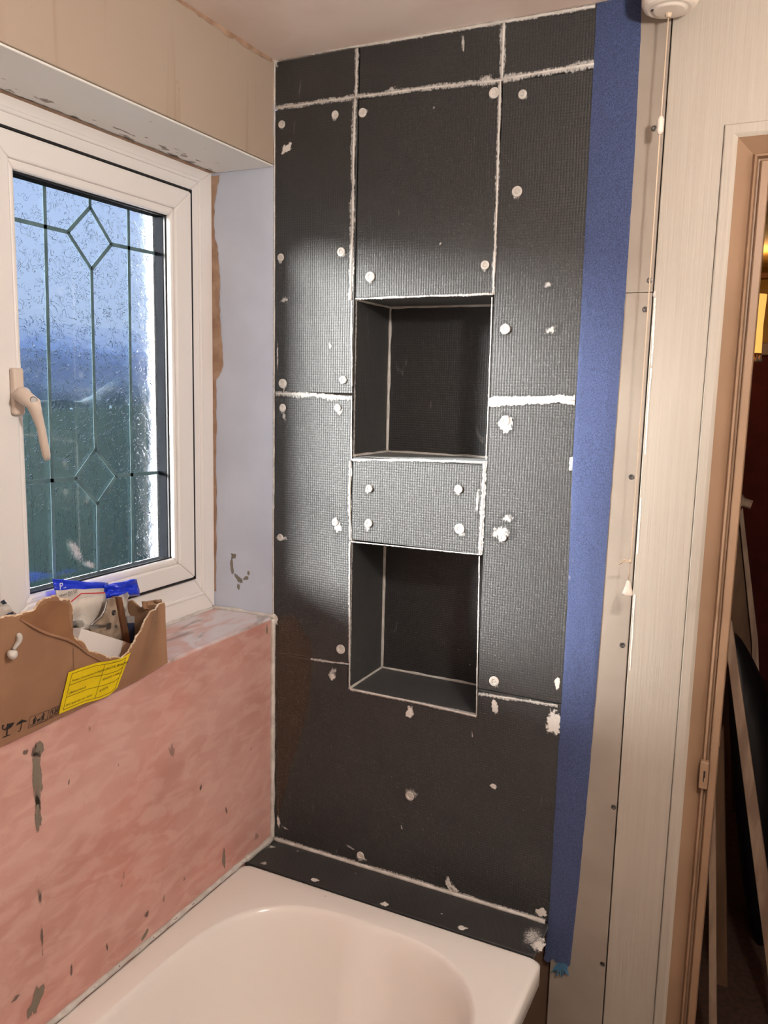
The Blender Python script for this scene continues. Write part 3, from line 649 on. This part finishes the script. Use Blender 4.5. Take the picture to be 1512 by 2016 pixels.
MB().lathe([(.002,.020),(.0038,.017),(.0052,.010),(.0078,.003),(.0098,-.003),(.0100,-.006),(.0085,-.0075),(.003,-.0078)], (.804,-.06,.732), UZ, 24).build('pull_knob', M['switch'], sw, smooth=True)

# ---- cardboard box on the sill
def sst(a, b, v): t = min(1, max(0, (v-a)/(b-a))); return t*t*(3-2*t)
def lean(y): return .34*(1-sst(-.47, -.385, y))
def bx(y, z, off=0.0): return .006 + lean(y)*(z-.535) + off
def F(px, py, off=0.0):
    c = .01
    for _ in range(12): p = un(px, py, 0, c); c = bx(p.y, p.z, off)
    return Vector((c, p.y, p.z))
top = [(-28,1224),(0,1217),(12,1213),(30,1213),(46,1206),(65,1202),(72,1194),(75,1187),(80,1183),(86,1179),(98,1177),(107,1173),(112,1174),(118,1180),(126,1180),(136,1181),(139,1190),(142,1197),(141,1206),(139,1214),(141,1224),(139,1235),(138.5,1244),(142,1250),(146,1257),(155,1260),(165,1266),(169,1274),(174,1282),(186,1284),(195,1286),(200,1289),(208,1292),(216,1297),(223,1294),(231,1295),(238,1296),(246,1289),(252,1284),(258,1272),(264,1263),(268,1252),(275,1244),(280,1234),(284,1222),(290,1214),(294,1206),(300,1202),(305,1201),(309,1195),(313,1189),(318,1188),(323,1187)]
bot = lambda px: 1470-px*.4848-6*math.exp(-((px-330)/40)**2)
cb = empty('cardboard_box', (-.07,-.55,LZ), label='torn open brown cardboard box with a yellow label, full of bits, on the window sill', cat='box')
# resample the torn edge and add a fine ragged tooth
T2 = []
for (x0,y0),(x1,y1) in zip(top, top[1:]):
    m = max(1, int(math.hypot(x1-x0, y1-y0)/3))
    for k in range(m):
        t = k/m; j = 0 if k == 0 else random.uniform(-.9,.9); T2.append((x0+(x1-x0)*t+j*.5, y0+(y1-y0)*t+j))
T2.append(top[-1])
def panel(edge, off, thick, name, mat, botf=None):
    vs = []; fs = []; RN = 12
    for i, (x, y) in enumerate(edge):
        t = i/(len(edge)-1); xb = edge[0][0]+(331-edge[0][0])*t if edge[-1][0] > 320 else x
        xb = max(min(x+ (6 if x > 0 else 0), 331), edge[0][0]); yb2 = (botf or bot)(xb)
        for r in range(RN):
            s_ = r/(RN-1); vs.append(F(x+(xb-x)*s_, y+(yb2-y)*s_, off))
        if i: fs += [((i-1)*RN+r, (i-1)*RN+r+1, i*RN+r+1, i*RN+r) for r in range(RN-1)]
    return MB().add(vs, fs).build(name, mat, cb, solid=thick)
panel(T2, 0, .0032, 'front_panel', M['card'])
# exposed inner ply along the tear: darker strip behind the creased outer ply
crease = [(40,1219),(60,1231),(78,1241),(95,1248),(112,1253),(130,1258),(146,1266),(160,1276),(172,1287)]
def skin(loop_a, loop_b, off, name, mat, thick=.0012):
    vs = []; fs = []
    for i, (a, b) in enumerate(zip(loop_a, loop_b)):
        vs += [F(*a, off), F((a[0]+b[0])/2, (a[1]+b[1])/2, off), F(*b, off)]
        if i: fs += [(3*i-3,3*i-2,3*i+1,3*i),(3*i-2,3*i-1,3*i+2,3*i+1)]
    return MB().add(vs, fs).build(name, mat, cb, solid=thick)
up = [(42,1214),(66,1206),(78,1192),(96,1183),(113,1183),(136,1190),(136,1215),(136,1248),(160,1271)]
skin(up, crease, .0026, 'exposed_ply', M['card_dark'])
MB().tube([F(x, y, .003) for x, y in crease+[(188,1296),(200,1304)]], [.0008,.002,.0024,.0026,.0024,.0026,.0022,.0018,.0014,.001,.0006], 6).build('ply_crease', M['card'], cb, smooth=True)
te = MB()
for i in range(0, len(T2)-1):
    a, b = F(*T2[i]), F(*T2[i+1]); te.tube([a, b], .0016+.0009*abs(nz(i*.7)), 5)
te.build('torn_edge', M['torn'], cb)
# corrugation showing along the right-hand tear and the left rim
fl = MB()
for (xa,ya2),(xb,yb2) in (((0,1219),(62,1206)),((246,1292),(322,1190))):
    for k in range(26):
        t = k/25; p = F(xa+(xb-xa)*t, (ya2+(yb2-ya2)*t) if xa == 0 else [y for x, y in T2 if abs(x-(xa+(xb-xa)*t)) <= 4][0], -.001)
        fl.tube([p+Vector((-.003,0,.0)), p+Vector((.0022,.0008,.0004))], .0012, 5)
fl.build('corrugation', M['card_in'], cb, kind='stuff')
yR = F(325,1250).y-.002; BXX = -.146
MB().prism([(BXX,yR,LZ+.003),(.006,yR,LZ+.003),(.006,yR,F(322,1190).z-.002),(-.02,yR,F(322,1190).z-.004),(-.055,yR,.655),(-.075,yR,.667),(-.10,yR,.655),(-.125,yR,.648),(BXX,yR,.64)], (0,.004,0)).build('end_panel', M['card_in'], cb)
bk = [(-.785,.67),(-.70,.675),(-.655,.668),(-.63,.690),(-.615,.698),(-.60,.694),(-.585,.680),(-.57,.672),(-.55,.655),(-.50,.640),(-.42,.64),(yR,.64)]
MB().prism([(BXX,y,z) for y, z in bk]+[(BXX,yR,LZ+.003),(BXX,-.785,LZ+.003)], (.003,0,0)).build('back_panel', M['card_in'], cb)
MB().prism([(BXX,-.785,LZ+.003),(.006,-.785,LZ+.003),(.03,-.785,.65),(BXX,-.785,.65)], (0,.004,0)).build('end_panel', M['card_in'], cb)
MB().box(BXX,.006,-.785,yR,LZ+.0015,LZ+.0045).build('base_panel', M['card_in'], cb)
# label
lab_t = [(135,1324),(163,1314),(191,1305),(218,1301),(240,1296),(257,1285)]; lab_b = [(115.5,1406),(142,1395),(168,1384),(195,1377),(216,1368),(231,1353)]
lb = skin(lab_t, lab_b, .0045, 'yellow_label', M['yellow'], .0005)
def lab(u, v):
    x = u*(len(lab_t)-1); i = min(int(x), len(lab_t)-2); t = x-i
    a = [lab_t[i][k]*(1-t)+lab_t[i+1][k]*t for k in (0,1)]; b = [lab_b[i][k]*(1-t)+lab_b[i+1][k]*t for k in (0,1)]
    return F(a[0]*(1-v)+b[0]*v, a[1]*(1-v)+b[1]*v, .0052)
ln = MB()
def ltube(ps, r=.00035): ln.tube([lab(*p) for p in ps], r, 4)
U5 = lambda v: [(.06+.86*k/8, v) for k in range(9)]
ltube(U5(.07)); ltube(U5(.94)); ltube([(.06,.07),(.06,.94)]); ltube([(.92,.07),(.92,.94)]); ltube(U5(.35)); ltube(U5(.64)); ltube([(.53,.07),(.53,.94)])
ln.build('ruled_line', M['ink'], lb)
def text(s, p, ux, uy, size, mat, parent, name='lettering', off=.0002, align='LEFT'):
    cu_ = bpy.data.curves.new(name, 'FONT'); cu_.body = s; cu_.size = 1; cu_.align_x = align; cu_.fill_mode = 'FRONT'
    cu_.materials.append(mat)
    o = bpy.data.objects.new(name, cu_); ux = Vector(ux).normalized(); uy = Vector(uy); n = ux.cross(uy).normalized(); uy = n.cross(ux)
    o = bpy.data.objects.new(name, bpy.data.meshes.new_from_object(o))
    link(o, parent, None); R = Matrix((ux*size, uy*size, n*size)).transposed().to_4x4(); p = Vector(p)+n*off
    R.translation = p - ORG[parent.name]; o.matrix_local = R; return o
def ltext(s, u, v, w=.42, size=.0085):
    p = lab(u, v); q = lab(u+.3, v); text(s, p, q-p, lab(u+.02, v-.2)-p, size, M['ink'], lb)
ltext('Product Description (in English):', .085, .28, size=.0056); ltext('(Abbreviated)', .085, .58, size=.0066); ltext('SKU quantity per outer', .085, .87, size=.0060)
ltext('DIGITAL BASCTER', .56, .24, size=.0068); ltext('SDLCH3 1-PAK-1', .56, .50, size=.0062); ltext('8 SETS', .57, .80, size=.0070)
# printed handling marks
def mark(polys, name):
    mb = MB()
    for pg in polys:
        vs = [F(x, y, .0028) for x, y in pg]; mb.add(vs, [tuple(range(len(vs)))])
    return mb.build(name, M['ink'], cb)
K2 = lambda pts: [(x/11.63, 1380+y/11.63) for x, y in pts]
def stroke(pts, w):      # pixel polyline to quads
    out_ = []; 
    for (x0,y0),(x1,y1) in zip(pts, pts[1:]):
        d = math.hypot(x1-x0, y1-y0) or 1; nx, ny = -(y1-y0)/d*w/2, (x1-x0)/d*w/2
        out_.append(K2([(x0+nx,y0+ny),(x1+nx,y1+ny),(x1-nx,y1-ny),(x0-nx,y0-ny)]))
    return out_
mark([K2([(160,525),(330,488),(290,570),(240,620),(190,650),(140,645),(120,610),(155,615)])]+stroke([(55,590),(58,620),(85,655),(140,660)],28)+stroke([(45,580),(100,560)],28)+stroke([(170,650),(155,780)],26)+stroke([(70,835),(235,770)],22), 'glass_mark')
mark([K2([(360,570),(400,510),(470,455),(505,440),(560,440),(610,450),(630,465),(560,485),(500,500),(420,540)])]+stroke([(508,420),(505,450)],18)+stroke([(495,500),(480,620),(455,690),(420,700),(412,685)],18), 'umbrella_mark')
mark(stroke([(690,370),(1125,205),(1070,450),(645,630),(690,370)],9)+stroke([(820,350),(790,430),(765,530)],26)+stroke([(815,420),(800,500)],18)+stroke([(1005,270),(985,350),(955,440)],26)+stroke([(1000,350),(995,430)],18)+[K2([(845,430),(925,395),(920,440),(840,475)])]+stroke([(825,390),(855,440)],14)+stroke([(980,340),(920,410)],14)+stroke([(1000,290),(1030,340)],12)+stroke([(790,400),(755,450)],12), 'carry_mark')
mark(stroke([(1185,180),(1350,110),(1310,280),(1135,355),(1185,180)],11)+stroke([(1210,210),(1200,290)],26)+stroke([(1265,170),(1285,230),(1240,290)],22)+stroke([(1310,150),(1300,250)],16)+stroke([(1190,330),(1290,285)],10), 'stack_mark')
text('TWO PERSON LIFT', F(58,1431.5,.003), F(90,1419,.003)-F(58,1431.5,.003), UZ, .0052, M['ink'], cb)
text('THIS WAY', F(97,1416.5,.003), F(110,1410,.003)-F(97,1416.5,.003), UZ, .0045, M['ink'], cb)
# blob of adhesive that ran down the front
MB().tube([F(35,1247,.004),F(39,1252,.005),F(38,1262,.005),F(31,1272,.005),F(26,1280,.006)], [.003,.0055,.005,.0035,.003], 8).tube([F(25,1279,.008),F(24,1285,.010),F(25,1291,.009),F(27,1296,.005)], [.005,.0085,.0075,.002], 10).build('dried_adhesive', M['seal'], cb, smooth=True, sub=1)

# ---- things in the box (they stand between the box panels)
def sheet(pix, x, name, mat, parent, thick=.002, wob=.004, seed=0, xs=None, nu=10, nv=8, **k):
    "wrinkled sheet spanning a four-sided outline of pixel corners (tl, tr, br, bl) on planes x"
    tl_, tr2, br, bl = pix; vs = []; fs = []
    for i in range(nu+1):
        for j in range(nv+1):
            u, v = i/nu, j/nv
            a = [tl_[q]*(1-u)+tr2[q]*u for q in (0,1)]; b = [bl[q]*(1-u)+br[q]*u for q in (0,1)]
            p = L(a[0]*(1-v)+b[0]*v+1.5*nz(u*4,v*4,seed+2), a[1]*(1-v)+b[1]*v+2.0*nz(u*4+3,v*4,seed), x + wob*nz(u*3.1,v*3.1,seed+5)*1.6 + wob*.5*nz(u*9,v*9,seed))
            p.y = min(p.y, yR-.004) if name.startswith('bag') else p.y; vs.append(p)
    for i in range(nu):
        for j in range(nv): fs.append((i*(nv+1)+j, (i+1)*(nv+1)+j, (i+1)*(nv+1)+j+1, i*(nv+1)+j+1))
    return MB().add(vs, fs).build(name, mat, parent, smooth=True, solid=thick, **k)
def at_base(pts, x): p = L(*pts, x); return (x, p.y, LZ+.005)
b1 = empty('hardware_bag', at_base((160,1250),-.105), label='plastic hardware bag with blue printed header, standing at the back of the box', cat='bag')
sheet([(103,1140),(212,1148),(210,1190),(112,1180)], -.126, 'blue_header', M['blue_plastic'], b1, wob=.006, seed=1, nu=14)
sheet([(205,1152),(268,1140),(276,1172),(208,1178)], -.120, 'blue_header', M['blue_plastic'], b1, wob=.010, seed=2, nu=12)
sheet([(110,1162),(204,1158),(210,1262),(118,1262)], -.112, 'bag_body', M['milkybag'], b1, wob=.006, seed=3)
pT = L(117,1161,-.107); text('P..', pT, L(140,1154,-.107)-pT, UZ, .017, M['white_print'], b1)
pT = L(117,1176,-.104); text('Hinged Pipe Clips', pT, L(150,1163,-.104)-pT, UZ, .0062, M['ink'], b1)
pT = L(134,1174,-.104); text('50 X 412', pT, L(152,1167,-.104)-pT, UZ, .0058, M['ink'], b1)
b2 = empty('zip_bag', at_base((180,1255),-.07), label='milky zip bag with a red seal line, in the middle of the box', cat='bag')
sheet([(140,1184),(206,1166),(222,1258),(141,1258)], -.078, 'bag_body', M['milkybag'], b2, wob=.007, seed=6)
MB().tube([L(137,1187,-.071),L(160,1168.5,-.071),L(182,1168,-.071),L(206,1167,-.071)], .0011, 6).build('red_seal', M['red'], b2)
b3 = empty('small_clear_bag', at_base((262,1225),-.10), label='crumpled clear bag behind the trowel, near the right end of the box', cat='bag')
sheet([(228,1175),(258,1164),(268,1212),(246,1222)], -.084, 'bag_body', M['polybag'], b3, wob=.010, seed=8)
sheet([(244,1186),(262,1186),(268,1230),(250,1230)], -.092, 'bag_fold', M['polybag'], b3, wob=.005, seed=9)
b4 = empty('long_clear_bag', at_base((10,1230),-.06), label='clear bag with a blue corner, at the left of the box', cat='bag')
sheet([(-30,1196),(10,1184),(34,1216),(-20,1245)], -.05, 'bag_body', M['polybag'], b4, wob=.007, seed=12)
sheet([(3,1184),(8,1181),(12,1188),(6,1189)], -.046, 'blue_corner', M['navy'], b4, wob=.001, seed=13)
sheet([(8,1212),(24,1204),(26,1208),(12,1215)], -.040, 'printed_strip', M['navy'], b4, wob=.001, seed=14)
csh = sheet([(280,1185),(316,1180),(321,1197),(283,1201)], -.035, 'crumpled_rim', M['card_in'], cb, .003, .009, 21, nu=14, nv=6)
# trowel
tx = -.056
tw = empty('trowel', at_base((240,1262),tx), label='plaster-stained steel trowel plate with a brown wooden edge, upright in the box', cat='trowel')
tp_ = [(211,1179.5),(231,1176),(247,1268),(250,1285),(185,1285),(178,1240),(176,1234),(185,1226),(193,1219.5),(199.5,1212.6),(204,1205),(206,1202),(209,1191)]
MB().prism([L(x,y,tx) for x, y in tp_], (-.004,0,0)).build('steel_plate', M['steel_dirty'], tw, bevel=.0006)
MB().prism([L(x,y,tx+.006) for x, y in ((231,1176),(240.5,1175.5),(258,1266),(260,1285),(250,1285),(246,1261))], (-.014,0,0)).build('wooden_edge', M['brownwood'], tw, bevel=.001)
MB().tube([L(x,y,tx+.001) for x, y in ((211,1180),(208,1192),(205,1203),(199,1213),(192,1220),(185,1226),(176,1233))], .0022, 8).build('rolled_rim', M['chrome'], tw, smooth=True)
for (x, y, r) in ((223.5,1206,.0052),(228,1233,.0026)):
    MB().lathe([(r,0),(r,.0012),(r*.6,.0018),(r*.3,.0008)], L(x,y,tx), (1,0,0), 14).build('rivet', M['zinc'], tw)
MB().tube([L(172,1232,tx+.008),L(210,1231.5,tx+.006)], .0018, 8).box(tx, tx+.005, L(212,1232,tx).y-.004, L(212,1232,tx).y+.004, L(212,1232,tx).z-.005, L(212,1232,tx).z+.005).build('pin', M['chrome'], tw)
# clear plastic fitting
cf = empty('clear_fitting', at_base((163,1226),-.045), label='small clear round fitting leaning on the steel trowel plate', cat='fitting')
MB().lathe([(.012,-.006),(.0135,-.003),(.0135,.003),(.012,.006)], L(163,1224,-.04), (.9,-.3,.2), 20).build('disc', M['clearglass'], cf, smooth=True)
MB().tube([L(166,1231,-.04),L(172,1234,-.045),L(190,1236,-.05)], .0035, 10).build('stem', M['clearglass'], cf, smooth=True)
# chrome tube behind the torn edge
ct = empty('chrome_tube', at_base((150,1245),-.04), label='short chrome tube lying behind the torn front edge of the box', cat='tube')
MB().tube([L(128,1230,-.045),L(160,1228,-.05)], .0065, 14).build('barrel', M['chrome'], ct, smooth=True)
MB().tube([L(126,1246,-.045),L(157,1245,-.05)], .0055, 14).build('lower_barrel', M['chrome'], ct, smooth=True)
# white carton
wc = empty('white_carton', at_base((200,1280),-.03), label='long white carton with a tan end, tilted at the front of the box', cat='carton')
wx = -.012
cq = [L(160,1237,wx), L(243,1262,wx), L(234,1304,wx), L(148,1279,wx)]
MB().prism(cq, (-.022,.004,-.004)).build('carton_body', M['white_card'], wc, bevel=.0008)
MB().prism([cq[1]+Vector((.0003,.0004,0)), L(261,1268.5,wx), L(252,1306,wx), cq[2]+Vector((.0003,.0004,0))], (-.02,.003,-.003)).build('carton_end', M['tan_card'], wc, bevel=.0008)
# navy packet
nv_ = empty('navy_packet', at_base((264,1240),-.075), label='navy packet with a grey top band at the right end of the box', cat='packet')
MB().prism([L(x,y,-.068) for x, y in ((252,1227),(275,1226),(276,1290),(254,1290))], (-.012,0,0)).build('packet_body', M['navy'], nv_, bevel=.001)
MB().prism([L(x,y,-.0675) for x, y in ((250,1214),(275,1213),(275,1226),(252,1227))], (-.013,0,0)).build('packet_band', M['grey_card'], nv_, bevel=.001)

# ---- hall things
ls_ = empty('wall_lamp', (1.2,2.9,1.0), label='fringed amber fabric lampshade glowing in the hall beyond the doorway', cat='lamp')
yS = 2.75; pS = B(1480,640,yS); zt = B(1500,580,yS).z; zb_ = B(1490,697,yS).z; rT = B(1508,600,yS).x-pS.x; rB = B(1499,690,yS).x-pS.x
sh = MB(); KN = 28; lo = []
for z_, r_ in ((zt, rT),(zt*.5+zb_*.5,(rT+rB)/2-.004),(zb_,rB)):
    lo.append([(pS.x+r_*math.cos(2*math.pi*k/KN)*(1+.02*(k % 2)), yS+r_*math.sin(2*math.pi*k/KN)*(1+.02*(k % 2)), z_) for k in range(KN)])
sh.loft(lo).build('lamp_shade', M['shade'], ls_, solid=.003)
MB().tube([(pS.x+rB*math.cos(t*math.pi/14), yS+rB*math.sin(t*math.pi/14), zb_) for t in range(29)], .004, 6).build('shade_trim', M['hall_wood'], ls_)
for k in range(16):
    t = 2*math.pi*k/16; MB().lathe([(.002,0),(.003,-.008),(.009,-.03),(.007,-.036)], (pS.x+rB*math.cos(t), yS+rB*math.sin(t), zb_), UZ, 8).build('tassel', M['cord'], ls_, smooth=True)
MB().tube([(pS.x,yS,zb_+.05),(pS.x,yS,zb_-.1),(pS.x-.05,yS+.3,zb_-.12),(pS.x-.06,HY,zb_-.1)], .012, 10).build('bracket', M['hall_wood'], ls_, smooth=True)
pl = bpy.data.lights.new('hall_lamp_light', 'POINT'); pl.energy = HALL_W; pl.color = (1,.6,.25); pl.shadow_soft_size = .05
plo = bpy.data.objects.new('hall_lamp_light', pl); col.objects.link(plo); plo.location = (pS.x, yS, zt+.12)
def board3(pix, y, th, name, label, cat, mat, part):
    P = [B(*p, y) for p in pix]; c = min(p.z for p in P)
    o = empty(name, (P[0].x, y, max(c, FZ)), label=label, cat=cat); MB().prism(P, (0,th,0)).build(part, mat, o, bevel=.002); return o
board3([(1424,1235),(1440,1222),(1530,1850),(1520,1990)], .62, .02, 'leaning_batten', 'pale dirty timber batten leaning diagonally just inside the hall doorway', 'timber', M['timber'], 'batten')
lp_ = board3([(1440,1050),(1455,1000),(1484,1262),(1492,1600),(1440,1600)], 1.3, .05, 'leaning_board', 'dim brown board with a round topped peg, leaning in the dark hall', 'board', M['timber2'], 'panel')
q = B(1452,985,1.28); MB().lathe([(.022,-.02),(.022,.02)], q, (0,1,0), 18).build('peg_end', M['timber'], lp_); MB().tube([q, B(1480,994,1.28)], .014, 12).build('peg', M['timber'], lp_)
MB().prism([B(1455,1010,1.27), B(1462,1000,1.27), B(1492,1260,1.27), B(1503,1560,1.27), B(1490,1600,1.27), B(1480,1260,1.27)], (0,.02,0)).build('panel_edge', M['timber'], lp_)
db = empty('rubbish_bag', (1.25,.95,FZ), label='black plastic bag slumped against boards in the dark hall', cat='bag')
bgm = MB(); 
def bagp(px, py, y): return B(px, py, y)
prf = [(1428,1230),(1445,1225),(1470,1262),(1500,1320),(1530,1400),(1545,1600),(1540,1800),(1520,1900),(1470,1880),(1445,1600),(1430,1400)]
P3 = [B(x,y,1.0) for x, y in prf]; cen = sum(P3, Vector())/len(P3)
bgm.loft([[cen+(p-cen)*.5+Vector((0,-.10,0)) for p in P3],[cen+(p-cen)*.85+Vector((0,-.05,0)) for p in P3],P3,[cen+(p-cen)*.8+Vector((0,.12,0)) for p in P3]], cap0=True, cap1=True)
bgm.build('bag_skin', M['black_bag'], db, smooth=True, sub=1)
board3([(1395,1560),(1408,1500),(1411,2030),(1395,2030)], .40, .018, 'upright_board', 'narrow pale board standing upright behind the door frame', 'board', M['timber'], 'board')
board3([(1405,1470),(1424,1430),(1434,2030),(1405,2030)], .75, .03, 'tall_board', 'brown board behind the narrow pale one, in the lower right of the hall', 'board', M['timber2'], 'board')

# ---- lamp that lights the bathroom (behind the camera)
cl = empty('ceiling_lamp', (BULB[0],BULB[1],CZ), label='bare warm bulb hanging from the ceiling behind the viewer', cat='lamp')
MB().lathe([(.05,0),(.045,-.02),(.012,-.026)], (BULB[0],BULB[1],CZ), UZ, 20).build('ceiling_rose', M['switch'], cl)
MB().tube([(BULB[0],BULB[1],CZ-.02),(BULB[0],BULB[1],BULB[2]+.10)], .003, 6).build('flex', M['switch'], cl)
MB().lathe([(.016,.10),(.018,.055),(.016,.04)], BULB, UZ, 16).build('lamp_holder', M['switch'], cl)
MB().lathe([(.004,-.045),(.02,-.040),(.036,-.026),(.045,0),(.038,.025),(.018,.045),(.012,.05)], BULB, UZ, 24).build('bulb', M['bulb'], cl, smooth=True)

# ---- outdoors
MB().box(-40,-.30,-40,80,FZ-.25,FZ-.15).build('ground', M['grass'], kind='structure')
FX = -2.6; fz = FZ-.15
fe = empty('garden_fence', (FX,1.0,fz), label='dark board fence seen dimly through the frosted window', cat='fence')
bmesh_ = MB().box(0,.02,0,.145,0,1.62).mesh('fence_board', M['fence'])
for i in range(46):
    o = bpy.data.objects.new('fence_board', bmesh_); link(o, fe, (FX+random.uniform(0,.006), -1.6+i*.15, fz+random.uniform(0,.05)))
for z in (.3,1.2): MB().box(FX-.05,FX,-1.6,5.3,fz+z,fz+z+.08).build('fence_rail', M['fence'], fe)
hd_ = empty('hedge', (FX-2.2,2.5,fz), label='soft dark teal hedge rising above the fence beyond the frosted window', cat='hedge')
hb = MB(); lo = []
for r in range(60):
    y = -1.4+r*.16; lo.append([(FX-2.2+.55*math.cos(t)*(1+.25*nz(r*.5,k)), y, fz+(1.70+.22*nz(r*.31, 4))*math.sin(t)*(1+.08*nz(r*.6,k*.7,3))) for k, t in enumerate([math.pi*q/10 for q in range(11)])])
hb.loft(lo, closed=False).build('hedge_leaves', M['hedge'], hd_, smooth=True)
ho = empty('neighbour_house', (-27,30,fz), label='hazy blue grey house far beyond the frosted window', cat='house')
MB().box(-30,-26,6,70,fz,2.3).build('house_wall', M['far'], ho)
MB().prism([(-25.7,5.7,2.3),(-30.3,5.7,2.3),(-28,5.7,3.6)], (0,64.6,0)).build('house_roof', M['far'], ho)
